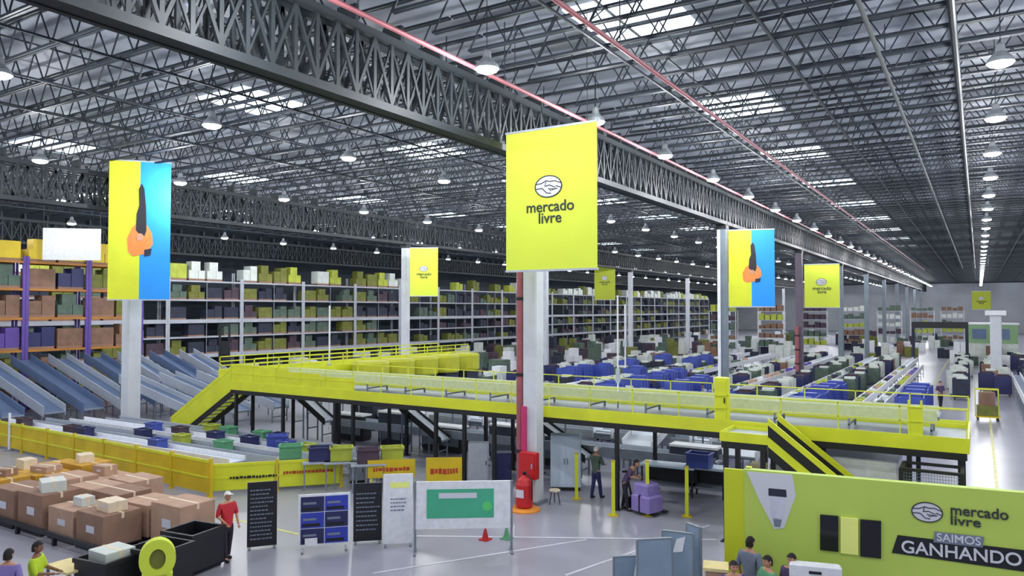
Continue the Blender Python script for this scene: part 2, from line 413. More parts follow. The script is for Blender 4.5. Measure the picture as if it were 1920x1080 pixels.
def poster(c, w, h, rz, lab, hangto=13.6):
    r = thing('hanging_poster', c, rz, lab, 'banner', 'yellow and blue posters with a figure')
    MB().box(-w/2, 0, -.015, .015, -h/2, h/2).build('yellow_half', M_yprint, r)
    MB().box(0, w/2, -.015, .015, -h/2, h/2).build('blue_half', M_blue, r)
    MB().box(-w/2-.02, w/2+.02, -.04, .04, h/2, h/2+.06).build('rail', M_lgrey, r); MB().box(-w/2-.02, w/2+.02, -.04, .04, -h/2-.06, -h/2).build('rail', M_lgrey, r)
    for s in (-.4, .4): MB().tube((s*w, 0, h/2), (s*w, 0, 15.1-c[2]), .012, 6).build('cord', M_steel, r)
    f = MB().prism([(-.36*w*.5,-.16*h),(-.1*w,-.19*h),(.1*w,-.17*h),(.22*w,-.1*h),(.2*w,-.02*h),(.1*w,.05*h),(-.02*w,.06*h),(-.12*w,.02*h),(-.2*w,-.06*h)], -.03, -.018)
    f.build('printed_figure', M_orange, r)
    MB().prism([(-.02*w,.3*h),(.03*w,.34*h),(.07*w,.3*h),(.1*w,.16*h),(.11*w,.0),(.08*w,-.04*h),(.02*w,-.04*h),(-.06*w,.0),(-.05*w,.12*h),(-.01*w,.18*h)], -.042, -.031).build('printed_hair', M_dark, r)
    MB().prism(ell(.06*w, .028*h, 14, .01*w, -.05*h), -.052, -.043).build('printed_face', M_skin, r)
    MB().prism([(.08*w,-.14*h),(.2*w,-.13*h),(.18*w,-.18*h),(.08*w,-.19*h)], -.042, -.031).build('printed_sleeve', M_slate, r)
    return r
poster(tuple(atd(262, 432, 36.6)), 2.75, 6.75, R(50), 'tall yellow and blue poster with figure on the left column')
poster(tuple(atd(1409, 503, 42.6)), 2.5, 4.35, R(16), 'yellow and blue poster with figure on the grey-green column')
# white sign upper left
c = atd(135, 458, 46)
r = thing('hanging_sign', tuple(c), R(44), 'blank white hanging sign above the purple rack at far left', 'sign')
MB().box(-1.62, 1.62, -.03, .03, -.98, .98).build('panel', M_white, r)
MB().box(-1.6, -1.57, -.01, .01, 1.05, 15.1-c.z).build('hanger', M_steel, r); MB().box(1.57, 1.6, -.01, .01, 1.05, 15.1-c.z).build('hanger', M_steel, r)
# ================================================================ LEFT STORAGE RACKS
def load_mesh(kind):
    m = MB()
    if kind == 0:
        m.box(-.8, .8, -.5, .5, .14, 1.1)
    elif kind == 1:
        m.box(-.8, -.02, -.5, .5, .14, .9).box(.02, .8, -.5, .5, .14, 1.2)
    else:
        m.box(-.8, .1, -.5, .5, .14, .7).box(.14, .8, -.5, .5, .14, .7).box(-.5, .4, -.4, .4, .7, 1.3)
    m.m = 1
    for y in (-.45, 0, .45): m.box(-.8, .8, y-.05, y+.05, 0, .1)
    m.box(-.8, .8, -.5, .5, .1, .135)
    return m
loadcache = {}
def load(x, y, z, rz, kind, m, lab, grp, s=(1,1,1)):
    key = (kind, m.name)
    if key not in loadcache: loadcache[key] = load_mesh(kind).mesh('pallet_load', [m, M_cardd])
    o = bpy.data.objects.new('pallet_load', loadcache[key]); col.objects.link(o); o.location = (x, y, z); o.rotation_euler.z = rz; o.scale = s
    return tag(o, lab, 'pallet load', grp)
RX = -60.0; RB = 7.7; levels = [0.0, 2.35, 3.95, 5.5, 7.3, 9.0]
def rack_bay(x, y, n, lab, grp, mU, mB, lv, RB=7.7, thick=(2.35, 5.5)):
    r = thing('storage_rack', (x, y, 0), 0, lab, 'rack', grp)
    for yy in (0, RB-.2):
        MB().box(-.09, .0, yy, yy+.18, 0, lv[-1]+.3).box(-1.35, -1.26, yy, yy+.12, 0, lv[-1]+.9).build('upright', mU, r)
    for z in lv[1:]:
        t = .34 if z in thick else .14
        MB().box(-.06, .02, .18, RB-.2, z-t, z).box(-1.32, -1.26, .18, RB-.2, z-.16, z).box(-1.3, -.02, .16, RB-.18, z-.05, z).build('beam', mB, r)
    if RB > 5: MB().box(-.07, -.01, RB/2-.03, RB/2+.03, 0, lv[-1]).build('centre_post', M_grey, r)
    return r
rp = rack_bay(RX, 24, 0, 'grey pallet rack bay along the left side', 'grey pallet rack bays', M_rack, M_rack, levels)
rp['label'] = 'grey pallet rack bay standing in the long row on the left'
cols_ = [M_slate, M_sage, M_olive, M_plum, M_olive, M_slate, M_pale, M_brown]
nb = 22; loads = 0
farl = MB(); FM = [M_slate, M_sage, M_olive, M_plum, M_pale, M_brown, M_limeload, M_white]
ln = {0: 'on the floor', 1: 'on the lowest beam', 2: 'on the second beam', 3: 'on the third beam', 4: 'on the fourth beam', 5: 'on the top beam'}
for i in range(nb):
    y = 24 + RB*i
    if i: dup(rp, (RX, y, 0))
    for li, z in enumerate(levels):
        for q in range(4):
            yy = y + 1.05 + q*1.86
            top = li == 5
            if top and random.random() < .1: continue
            if not top and random.random() < .15: continue
            if top: m = random.choice([M_limeload, M_pale, M_pale, M_olive, M_yelo if i < 2 else M_pale])
            else: m = random.choice(cols_[:6] if li > 0 else cols_)
            if i < 6:
                cn = {'slate_load': 'slate-blue', 'sage_load': 'sage', 'olive_load': 'olive', 'plum_load': 'plum', 'pale_wrap': 'pale wrapped', 'brown_load': 'brown', 'lime_load': 'lime', 'amber_panel': 'amber'}[m.name]
                load(RX-.66, yy, z, R(90), random.randint(0, 2), m, '%s pallet load %s of the long grey rack row' % (cn, ln[li]), '%s pallet loads %s of the long rack row' % (cn, ln[li]), (1, 1, 1.35 if top else 1.0))
                loads += 1
            else:
                farl.m = FM.index(m) if m in FM else 1; hh = random.uniform(.6, 1.2)*(1.3 if top else 1)
                farl.box(RX-1.2, RX-.1, yy-.75, yy-.05, z+.01, z+hh).box(RX-1.2, RX-.1, yy+.05, yy+.75, z+.01, z+hh*random.uniform(.7, 1))
# pale partition behind racks
# purple and orange rack nearer
lv2 = [0, 2.0, 3.9, 5.9, 7.7, 9.4]
for i in range(3):
    y = 19.4 + 3.85*i
    rack_bay(-50.0, y, 0, 'purple and orange storage rack bay at far left, %s of the three' % ['nearest', 'middle', 'farthest'][i], 'purple and orange rack bays', M_purp, M_orack, lv2, 3.85, ())
    for li, z in enumerate(lv2):
        for q in (0, 1):
            m = random.choice([M_brown, M_olive, M_purp, M_navy, M_sage, M_brown]) if li < 5 else M_yelo
            nm = {'brown_load': 'brown', 'olive_load': 'olive', 'purple_paint': 'purple', 'navy_plastic': 'navy', 'sage_load': 'sage', 'amber_panel': 'amber'}[m.name]
            load(-50.66, y+1.0+q*1.78, z, R(90), random.randint(0, 2), m, '%s pallet load %s of the %s purple rack bay' % (nm, ln[li], ['nearest', 'middle', 'farthest'][i]), 'pallet loads on the purple and orange racks', (1, 1, 1.1 if li == 5 else 1.15))
# dark mast
p = at(310, 760, 1.0)
r = thing('reach_truck', (-52.5, 39.5, 0), R(40), 'dark reach truck with tall black mast in front of the racks', 'forklift')
MB().box(-.45, -.3, 0, .15, 0, 5.2).box(.3, .45, 0, .15, 0, 5.2).box(-.3, .3, .02, .12, 2.5, 2.7).box(-.3, .3, .02, .12, 5.0, 5.2).box(-.3, .3, .02, .12, .6, 3.8).build('mast', M_dark, r)
MB().bbox(-.6, .6, .2, 1.8, .15, 1.2, .05).build('body', M_slate, r)
MB().box(-.3, -.18, -1.1, 0, .3, .36).box(.18, .3, -1.1, 0, .3, .36).build('fork', M_black, r)
for sx in (-.6, .6):
    for sy in (.5, 1.5): MB().tube((sx-.06, sy, .18), (sx+.06, sy, .18), .18, 14).build('wheel', M_black, r)
MB().box(-.55, .55, .9, 1.7, 2.1, 2.16).box(-.55, -.5, .9, .95, 1.2, 2.1).box(.5, .55, .9, .95, 1.2, 2.1).box(-.55, -.5, 1.65, 1.7, 1.2, 2.1).box(.5, .55, 1.65, 1.7, 1.2, 2.1).build('overhead_guard', M_black, r)
# ================================================================ ELEVATED YELLOW WALKWAY
ZP = 2.72
def platform(name, lab, x0, x1, y0, y1, z, posts, fz=.42, rails=('f', 'b'), grp=None):
    """platform with yellow fascia; runs along X"""
    r = thing(name, (x0, y0, 0), 0, lab, 'walkway', grp)
    Lx, Ly = x1-x0, y1-y0
    MB().box(0, Lx, .06, Ly-.06, z+.12, z+.2).build('deck', M_lgrey, r)
    MB().box(0, Lx, 0, .05, z+.04, z+fz).box(0, Lx, Ly-.05, Ly, z+.04, z+fz).box(-.05, 0, 0, Ly, z+.04, z+fz).box(Lx, Lx+.05, 0, Ly, z+.04, z+fz).build('fascia', M_yel, r)
    MB().box(0, Lx, .0, .12, z-.14, z+.04).build('edge_beam', M_black, r); MB().box(0, Lx, Ly-.12, Ly, z-.14, z+.04).build('edge_beam', M_black, r)
    for px in posts:
        for yy in (.03, Ly-.15): MB().box(px-x0-.06, px-x0+.06, yy, yy+.12, 0, z-.14).box(px-x0-.14, px-x0+.14, yy-.08, yy+.2, 0, .02).build('post', M_black, r)
    for q in rails:
        yy = .03 if q == 'f' else Ly-.03
        rb = MB(); nn = max(1, round(Lx/1.5))
        for i in range(nn+1): xx = Lx*i/nn; rb.box(xx-.015, xx+.015, yy-.015, yy+.015, z+fz, z+1.15)
        for zz in (.75, 1.12): rb.box(0, Lx, yy-.015, yy+.015, z+zz, z+zz+.03)
        rb.build('handrail', M_yel, r)
    return r
platform('elevated_walkway', 'long yellow elevated walkway crossing the hall behind the central column', -28.9, -.3, 22.1, 25.6, ZP, [-28.6, -25.5, -22.4, -21.4, -17.2, -15.9, -14.6, -9.9, -6.05, -4.2, -3.7, -1.6, -.45])
# conveyor on deck
def conveyor(name, p0, p1, w, lab, grp=None, guard=M_lgrey, belt=M_belt, legs=True, gh=.16, nleg=None, legz=0, parcels=None):
    p0 = Vector(p0); p1 = Vector(p1); d = p1-p0; Lc = math.hypot(d.x, d.y); rz = math.atan2(d.y, d.x); dz = d.z
    r = thing(name, (p0.x, p0.y, legz), rz, lab, 'conveyor', grp)
    z0 = p0.z-legz; z1 = z0+dz
    def slab(mb, ya, yb, za, zb):
        mb._add([(0,ya,z0+za),(Lc,ya,z1+za),(Lc,yb,z1+za),(0,yb,z0+za),(0,ya,z0+zb),(Lc,ya,z1+zb),(Lc,yb,z1+zb),(0,yb,z0+zb)],
                [(0,3,2,1),(4,5,6,7),(0,1,5,4),(1,2,6,5),(2,3,7,6),(3,0,4,7)]); return mb
    slab(MB(), -w/2+.06, w/2-.06, -.06, 0).build('belt', belt, r)
    for s in (-1, 1):
        ya, yb = (s*w/2-.05, s*w/2) if s > 0 else (s*w/2, s*w/2+.05)
        slab(MB(), ya, yb, -.2, gh).build('side_rail', guard, r)
    for q in (0, Lc):
        zz = z0 if q == 0 else z1
        MB().tube((q, -w/2+.05, zz-.05), (q, w/2-.05, zz-.05), .055, 10).build('roller', M_grey, r)
    if legs:
        nl = nleg or max(2, min(16, int(Lc/3)+1))
        for i in range(nl):
            xx = .15+(Lc-.3)*i/(nl-1); zz = z0+dz*xx/Lc-.2
            if zz < .15: continue
            MB().box(xx-.03, xx+.03, -w/2, -w/2+.05, 0, zz).box(xx-.03, xx+.03, w/2-.05, w/2, 0, zz).box(xx-.02, xx+.02, -w/2, w/2, zz*.4, zz*.4+.05).build('leg', M_grey, r)
    return r
conveyor('deck_conveyor', (-28.2, 24.1, ZP+.75), (-1.0, 24.1, ZP+.75), 1.3, 'long pale belt conveyor lying on the yellow walkway', guard=mat('pale_lime_guard', (194, 202, 158), .5), legz=ZP+.2, nleg=14)
conveyor('deck_conveyor', (-27.5, 28.2, 2.7), (-3.0, 28.2, 2.7), 1.2, 'raised belt conveyor just behind the yellow walkway', guard=mat('pale_lime_guard', (194, 202, 158), .5), gh=.3, nleg=9)
platform('elevated_walkway', 'yellow walkway branch running back from its left end', -31.6, -29.0, 23.5, 41.0, ZP, [-31.4, -29.2], .75, ())
rb = bpy.data.objects[-1] if False else None
gr = thing('guard_rail', (-31.6, 23.5, ZP+.75), 0, 'yellow guard rails along both sides of the left walkway branch', 'guard rail')
for xx in (.02, 2.56):
    m_ = MB()
    for i in range(13): m_.box(xx-.02, xx+.02, i*1.45, i*1.45+.04, 0, .62)
    for zz in (.15, .35, .58): m_.box(xx-.02, xx+.02, 0, 17.45, zz, zz+.05)
    m_.build('rail', M_yel, gr)
gr = thing('safety_fence', (-28.9, 22.13, ZP+.42), 0, 'solid yellow guard panels along the left end of the walkway', 'fence')
for i in range(4): MB().box(i*1.9+.02, i*1.9+1.88, 0, .03, 0, .78-.1*i).build('panel', M_yel, gr)
# stack yellow tanks / guards at back of branch
for k in range(7):
    if k > 4: continue
    r = thing('sorter_drum', (-27.85, 30.2+2.15*k, 0), 0, 'olive-yellow guarded sorter unit in the line beside the walkway branch', 'sorter', 'sorter units in the line beside the walkway branch')
    MB().box(-.7, .7, -.6, .6, 0, 2.6).build('stand', M_slate, r)
    MB().lathe([(.95, 2.6), (1.0, 2.7), (1.0, 3.5), (.9, 3.62), (.2, 3.66)], 16).build('drum', mat('olive_yellow', (176, 178, 40), .6, 0, .15, 1), r)
def stair(p0, dirx, run, rise, w, lab, guard=.75):
    r = thing('staircase', (p0[0], p0[1], 0), 0 if dirx > 0 else math.pi, lab, 'stairs', 'walkway stairs')
    n_ = 13
    def slab(mb, y0, y1, a, b): return mb._add([(0,y0,rise+a),(run,y0,a),(run,y1,a),(0,y1,rise+a),(0,y0,rise+b),(run,y0,b),(run,y1,b),(0,y1,rise+b)], [(0,3,2,1),(4,5,6,7),(0,1,5,4),(1,2,6,5),(2,3,7,6),(3,0,4,7)])
    for yy in (0, w):
        slab(MB(), yy-.03, yy+.03, -.28, .0).build('stringer', M_black, r)
        slab(MB(), yy-.04, yy+.04, .0, .26).build('skirt', M_yel, r)
        slab(MB(), yy-.02, yy+.02, .26, guard-.18).build('infill', M_black if guard < .8 else M_yel, r)
        slab(MB(), yy-.03, yy+.03, guard-.18, guard).build('handrail', M_yel, r)
    t = MB()
    for i in range(n_): xx = run*(i+.5)/n_; zz = rise*(1-(i+.5)/n_); t.box(xx-.14, xx+.14, .03, w-.03, zz, zz+.04)
    t.build('tread', M_grey, r)
    return r
stair((-28.95, 23.3), -1, 4.6, ZP, 1.05, 'black and yellow stairs going down at the left end of the walkway', 1.15)
platform('stair_landing', 'small yellow landing in front of the right part of the walkway', -6.1, -4.9, 20.7, 22.05, ZP, [-6.0, -5.0], .3, ())
stair((-4.85, 20.75), 1, 3.5, ZP, 1.1, 'black and yellow stairs going down behind the green booth')
for k, (u, v) in enumerate(((556, 735), (758, 764), (1006, 788))):
    q = ray(u, v); q = CAM + q*(25.9/q.y)
    conveyor('chute', (q.x, 25.9, q.z+.1), (q.x+2.3, 25.9, q.z-1.2), .7, ['inclined black-railed chute under the left part of the walkway', 'inclined black-railed chute left of the central column', 'inclined black-railed chute right of the central column'][k], 'inclined chutes', guard=M_black, belt=M_lgrey, gh=.1, nleg=3)
for k, (x, w, h) in enumerate(((-26.3, 1.9, 1.2), (-23.6, 1.5, 1.5), (-20.6, 2.2, 1.1), (-17.2, 1.6, 1.4), (-14.9, 1.5, 1.2), (-9.0, 1.8, 1.3))):
    r = thing('drive_unit', (x, 27.3, 0), 0, '%s dark machine unit under the raised belt, counted from the left' % ['first', 'second', 'third', 'fourth', 'fifth', 'sixth'][k], 'machine', 'dark machine units under the raised belt')
    MB().bbox(-w/2, w/2, -.4, .3, .1, h, .04).build('housing', M_slate if k % 2 else M_dark, r); MB().box(-w/2+.1, w/2-.1, -.43, -.4, .3, h*.6).build('hatch', M_grey, r)
    MB().box(-w/2, w/2, -.4, .3, h, h+.08).build('cover', M_white, r); MB().box(-w/2+.05, w/2-.05, -.35, .25, 0, .1).build('base', M_black, r)
# yellow control cabinet on walkway
r = thing('control_cabinet', (-6.55, 22.25, ZP+.2), 0, 'yellow control cabinet standing on the walkway above the landing', 'cabinet')
MB().bbox(-.2, .2, -.05, .25, 0, 1.45, .03).build('body', M_yel, r); MB().box(-.16, .16, -.07, -.05, .1, 1.35).build('door', M_yel, r)
MB().box(.1, .13, -.1, -.07, .7, .85).build('handle', M_black, r)
r = thing('gate_post', (-1.45, 22.2, ZP+.2), 0, 'yellow gate post near the right end of the walkway', 'post')
MB().box(-.12, .12, -.05, .05, 0, .95).build('panel', M_yel, r); MB().box(-.17, -.12, -.06, .06, 0, 1.1).build('upright', M_yel, r); MB().box(.12, .17, -.06, .06, 0, 1.1).build('upright', M_yel, r)
# cage and white container under right end
r = thing('wire_cage', (-1.7, 21.0, 0), 0, 'dark wire cage under the right end of the walkway', 'cage')
fb = MB()
for xx in (0, 1.3):
    for yy in (0, .95): fb.box(xx-.05, xx+.05, yy-.05, yy+.05, 0, 2.45)
for zz in (.1, 2.4): fb.box(0, 1.3, -.04, .04, zz, zz+.07).box(0, 1.3, .91, .99, zz, zz+.07).box(-.04, .04, 0, .95, zz, zz+.07).box(1.26, 1.34, 0, .95, zz, zz+.07)
fb.build('frame', M_black, r)
ms = MB()
for i in range(1, 22): ms.box(i*.06-.004, i*.06+.004, 0, .01, .15, 2.4)
for i in range(1, 30): ms.box(0, 1.3, 0, .01, .1+i*.08, .108+i*.08)
ms.build('mesh_panel', M_grey, r)
load(-1.05, 21.5, 0, 0, 2, M_limeload, 'yellow-green load inside the dark wire cage', None, (.6, .6, 1.0)).pop('group', None) if False else None
o = load(-1.05, 21.5, 0, 0, 2, M_limeload, 'yellow-green load inside the dark wire cage', 'cage loads', (.6, .6, 1.0))
r = thing('white_container', (-4.0, 22.5, 0), 0, 'long white panelled container under the walkway beside the wire cage', 'container')
MB().bbox(0, 2.1, 0, 1.5, .1, 2.3, .03).build('body', M_white, r)
for q in range(3): MB().box(.08+q*.68, .7+q*.68, -.02, 0, .25, 2.15).build('door', M_white, r)
MB().box(.6, .66, -.05, -.02, 1.0, 1.4).build('handle', M_dark, r)
MB().box(.05, .2, .1, 1.4, 0, .1).box(1.9, 2.05, .1, 1.4, 0, .1).build('foot', M_black, r)
for k, (x, m) in enumerate(((-6.2, M_beige), (-5.2, M_pale))):
    load(x, 24, 0, 0, k+1, m, ['beige wrapped load under the walkway behind the stairs', 'pale wrapped load under the walkway behind the stairs'][k], 'loads under the walkway', (.6, .8, 1.3))
# ================================================================ BELTS AND CHUTES, LEFT
yb = [17.6, 18.7, 19.9, 21.0]; xe = [-22.6, -21.4, -20.2, -19.0]
for i in range(4):
    conveyor('belt_conveyor', (-40+i*1.2, yb[i], .95), (xe[i], yb[i], .95), .75, '%s of the four white belts behind the amber barrier' % ['nearest', 'second', 'third', 'farthest'][i], 'white belts behind the amber barrier', guard=[M_white, M_lgrey, M_white, M_lgrey][i], belt=M_belt if i % 2 == 0 else M_beltg)
for i, y in enumerate((26.8, 30.2, 32.2, 34.2)):
    conveyor('belt_conveyor', (-27, y, .95), (-8, y, .95), .8, '%s grey belt on the floor behind the walkway' % ['nearest', 'second', 'third', 'farthest'][i], 'grey belts behind the walkway', guard=M_lgrey, belt=M_beltg if i % 2 else M_belt)
for i in range(8):
    y = 18.6+i*1.9
    conveyor('slide_chute', (-50.5+.5*i, y+.4, 3.3), (-42+.3*i, y+.4, .95), 1.15, 'blue-grey inclined slide descending from the left racks', 'inclined slides on the left', guard=M_lgrey if i % 2 else M_slide, belt=M_slide, gh=.35, nleg=4)
for i in range(4):
    conveyor('slide_chute', (-41.5+.4*i, 24.8+i*2.2, 2.4), (-34.5+.4*i, 24.8+i*2.2, .9), 1.1, 'lower grey slide left of the walkway stairs', 'lower slides left of the walkway stairs', guard=M_lgrey, belt=M_slide, gh=.3, nleg=3)
# small totes on belts and floor in the left area
def tote_proto(m, nm, lab, grp, cat='crate'):
    r = thing(nm, (0, 0, 0), 0, lab, cat, grp)
    b = MB().box(-.38, .38, -.28, -.25, .02, .5).box(-.38, .38, .25, .28, .02, .5).box(-.38, -.35, -.25, .25, .02, .5).box(.35, .38, -.25, .25, .02, .5).box(-.35, .35, -.25, .25, .02, .05)
    b.build('body', m, r); MB().box(-.42, .42, -.32, -.28, .44, .5).box(-.42, .42, .28, .32, .44, .5).box(-.42, -.38, -.28, .28, .44, .5).box(.38, .42, -.28, .28, .44, .5).build('rim', m, r)
    MB().box(-.34, .34, -.24, .24, .06, .4).build('contents', M_pale, r)
    return r
tp = {}
totes = [(M_bluep, 'blue'), (M_navy, 'navy'), (M_shirt_m, 'green'), (M_limeload, 'lime'), (M_plum, 'plum')]
def tote(m, cn, x, y, z, rz, where, s=1):
    if cn not in tp:
        o = tote_proto(m, 'crate', '', 'g'); tp[cn] = o; o.location = (x, y, z); o.rotation_euler.z = rz
    else: o = dup(tp[cn], (x, y, z), rz)
    o.scale = (s, s, s)
    o['label'] = '%s open plastic crate %s' % (cn, where); o['group'] = '%s crates %s' % (cn, where); return o
for i in range(26):
    b_ = random.randrange(4); x = random.uniform(-38+b_*1.2, xe[b_]-.6)
    if any(abs(x-q[0]) < 1.0 and q[1] == b_ for q in tp.get('_u', [])): continue
    tp.setdefault('_u', []).append((x, b_))
    m, cn = random.choice(totes); tote(m, cn, x, yb[b_], .95, 0, 'riding on the %s white belt' % ['nearest', 'second', 'third', 'farthest'][b_], .8)
us = tp.pop('_u')
# row of crates / machines behind diagonal barrier
for i, (u, v, m, cn) in enumerate(((545, 858, M_shirt_m, 'green'), (600, 862, M_navy, 'navy'), (640, 862, M_limeload, 'lime'), (690, 866, M_plum, 'plum'), (735, 862, M_limeload, 'lime'), (520, 838, M_bluep, 'blue'))):
    p = at(u, v, 1.0); 
    r = thing('work_table', (p.x, p.y, 0), R(45), 'grey work table behind the diagonal barrier carrying a %s crate%s' % (cn, '' if i not in (2, 4) else (', left one' if i == 2 else ', right one')), 'table', 'work tables behind the diagonal barrier')
    MB().box(-.6, .6, -.4, .4, .92, .98).build('table_top', M_lgrey, r)
    for sx in (-.55, .5):
        for sy in (-.35, .3): MB().box(sx, sx+.05, sy, sy+.05, 0, .92).build('leg', M_grey, r)
    tote(m, cn, p.x, p.y, .98, R(45), 'on a work table behind the diagonal barrier', 1.0)
# ================================================================ RIGHT SORTER LINES (along Y)
lines = [4.75, 5.85, 9.6, 13.9, 17.2, 20.6, 24.0]
for i, D in enumerate(lines):
    conveyor('sorter_belt', (-D, 28.6 + (0 if i < 2 else 1.0), 1.05), (-D, 92 if i else 80, 1.05), .55 if i < 2 else .9, '%s long white sorter belt counted from the right aisle' % numw[i].replace('nearest', 'first'), 'long sorter belts running to the back', guard=M_white, belt=M_belt, gh=.2, nleg=16)
def cage_proto(m, nm, lab, grp, fill=None):
    r = thing(nm, (0, 0, 0), 0, lab, 'roll container', grp)
    b = MB().box(-.6, .6, -.5, -.46, .2, 1.5).box(-.6, .6, .46, .5, .2, 1.5).box(-.6, -.56, -.46, .46, .2, 1.5).box(.56, .6, -.46, .46, .2, 1.5).box(-.56, .56, -.46, .46, .2, .26)
    rb_ = b
    for x in (-.57, -.2, .2, .57): rb_.box(x-.025, x+.025, -.53, -.49, .2, 1.5).box(x-.025, x+.025, .49, .53, .2, 1.5)
    rb_.build('body', m, r)
    for x in (-.5, .5):
        for y in (-.4, .4): MB().tube((x, y-.03, .08), (x, y+.03, .08), .08, 10).build('wheel', M_black, r)
    if fill: MB().box(-.5, .1, -.4, .4, .3, 1.45).box(.14, .5, -.4, .3, .3, 1.6).build('parcels', fill, r)
    return r
cp = {}
def cage(m, cn, x, y, rz, where, fill=None, s=1.0):
    if cn not in cp: o = cage_proto(m, 'roll_container', '', 'g', fill); cp[cn] = o; o.location = (x, y, 0); o.rotation_euler.z = rz
    else: o = dup(cp[cn], (x, y, 0), rz)
    s = 1.3 if cn == 'blue' else s
    o.scale = (s, s, s)
    o['label'] = '%s roll container %s' % (cn, where); o['group'] = '%s roll containers %s' % (cn, where); return o
def row(X, y0, y1, step, picks, where, jx=.15):
    y = y0
    while y < y1:
        if any(abs(y-c_) < 1.3 for c_ in (43.3, 65.1, 86.9)) and abs(X+12.6) < 1.9: y += 1.4; continue
        m, cn, f = random.choice(picks); cage(m, cn, X+random.uniform(-jx, jx), y, R(90)+random.uniform(-.05, .05), where, f)
        y += step*random.uniform(.95, 1.3)
BL = (M_bluep, 'blue', M_bluep); WH = (M_pale, 'white', M_pale); DK = (M_slate, 'dark slate', M_pale); PU = (M_navy, 'navy', M_plum); GN = (M_sage, 'sage', M_pale); BR = (M_cardd, 'cardboard brown', M_pale)
row(-3.0, 43.5, 50, 1.7, [BL], 'at the near edge of the right aisle')
row(-7.6, 37, 50, 1.75, [BL], 'between the second and third sorter belts')
row(-8.0, 51, 92, 2.0, [DK, WH, PU, GN, BR, WH, GN], 'far back between the second and third sorter belts', .4)
row(-11.9, 35, 46, 1.75, [BL, BL, PU], 'between the third and fourth sorter belts')
row(-11.4, 47, 92, 2.0, [DK, WH, PU, GN, BR, WH, GN], 'far back between the third and fourth sorter belts', .5)
row(-15.5, 34, 50, 1.75, [BL, BL, WH], 'between the fourth and fifth sorter belts')
row(-15.5, 52, 92, 1.9, [WH, DK, PU, GN, BR], 'far back between the fourth and fifth sorter belts', .5)
row(-18.9, 36, 58, 1.75, [BL, WH, PU, GN], 'between the fifth and sixth sorter belts')
row(-22.3, 39, 80, 1.6, [BL, WH, PU, GN], 'between the sixth and seventh sorter belts')
row(-26.5, 44, 84, 1.8, [WH, GN, DK, BL], 'left of the seventh sorter belt', .8)
row(-31.0, 46, 84, 2.0, [WH, GN, DK, BR, PU], 'in the row in front of the long rack', 1.0)
row(-1.4, 62, 100, 2.4, [DK, WH, PU, DK], 'along the left side of the right aisle, far back', .4)
row(1.0, 66, 110, 2.4, [DK, WH, PU, BR], 'in the middle of the right aisle, far back', .7)
row(3.6, 58, 110, 2.4, [DK, PU, GN, BR], 'along the right side of the right aisle', .4)
pk = {}
for i, D in enumerate(lines):
    y = 31.0
    while y < 76:
        y += random.uniform(1.2, 3.2)
        m, cn = random.choice([(M_pale, 'white'), (M_sage, 'green'), (M_purp, 'purple'), (M_card, 'brown'), (M_slate, 'dark'), (M_limeload, 'lime')])
        if cn not in pk: pk[cn] = MB().bbox(-.2, .2, -.28, .28, 0, .3, .02).mesh('parcel', m)
        o = bpy.data.objects.new('parcel', pk[cn]); col.objects.link(o); o.location = (-D, y, 1.05); o.rotation_euler.z = random.uniform(-.4, .4) if i > 1 else 0
        if i < 2: o.scale = (.8, 1, .8)
        wh = numw[i].replace('nearest', 'first')
        tag(o, 'small %s parcel riding on the %s sorter belt from the right aisle' % (cn, wh), 'parcel', '%s parcels on the %s sorter belt' % (cn, wh))
# far mixed pallets & shelving beyond
for i in range(90):
    x = random.uniform(-34, 3); y = random.uniform(96, 170)
    if min(abs(x+12.6), abs(x+36.9)) < 1.3: x += 2.8
    m = random.choice([M_pale, M_sage, M_slate, M_brown, M_pale, M_olive, M_plum, M_white])
    farl.m = FM.index(m); hh = random.uniform(1.1, 2.4)
    farl.box(x-.8, x-.02, y-.5, y+.5, .12, hh).box(x+.02, x+.8, y-.5, y+.5, .12, hh*random.uniform(.6, 1)).box(x-.8, x+.8, y-.45, y+.45, 0, .12)
for i in range(120):
    j = i % 6; x = -57+j*4.3+random.uniform(-.7, .7); y = 46+(i//6)*4.6+random.uniform(-1, 1)
    if abs(x+36.9) < 1.4: x += 2.8
    m = random.choice([M_pale, M_sage, M_slate, M_pale, M_olive, M_plum, M_white, M_slate])
    load(x, y, 0, random.choice([0, R(90)]), random.randint(0, 2), m, 'wrapped pallet load on the floor between the long rack and the sorter belts', 'pallet loads between the long rack and the sorter belts', (1, 1, random.uniform(1, 1.9)))
tag(farl.build('distant_pallet_load', FM), 'mixed distant pallet loads on the far rack bays and beyond the sorter belts', 'pallet load', kind='stuff')
for i, x in enumerate((-11.6, -7.6)):
    conveyor('white_slide', (x, 27.9, 1.0), (x, 33.2, 2.4), 1.3, 'white inclined slide seen under the walkway, %s one' % ['left', 'right'][i], 'white inclined slides', guard=M_white, belt=M_belt, gh=.2, nleg=3)
# far shelving blocks in mid distance (along Y) behind sorters
for i in range(7):
    y = 100+i*9; x = -31+i*4.2
    r = thing('shelving_block', (x, y, 0), 0, 'tall pale shelving block far back, %s from the left' % numw[i].replace('nearest', 'first'), 'shelving', 'tall shelving blocks far back')
    for q in range(5): MB().box(0, 3.6, 0, 1.1, q*1.25+1.1, q*1.25+1.16).build('shelf', M_lgrey, r)
    for xx in (0, 3.54):
        for yy in (0, 1.04): MB().box(xx, xx+.06, yy, yy+.06, 0, 6.2).build('upright', M_white, r)
    for q in range(5):
        bx_ = MB()
        for t_ in range(4): bx_.box(.15+t_*.85, .85+t_*.85, .1, 1.0, q*1.25+1.16, q*1.25+1.16+random.uniform(.4, .95))
        bx_.build('stock', random.choice([M_pale, M_limeload, M_sage, M_brown, M_plum]), r)
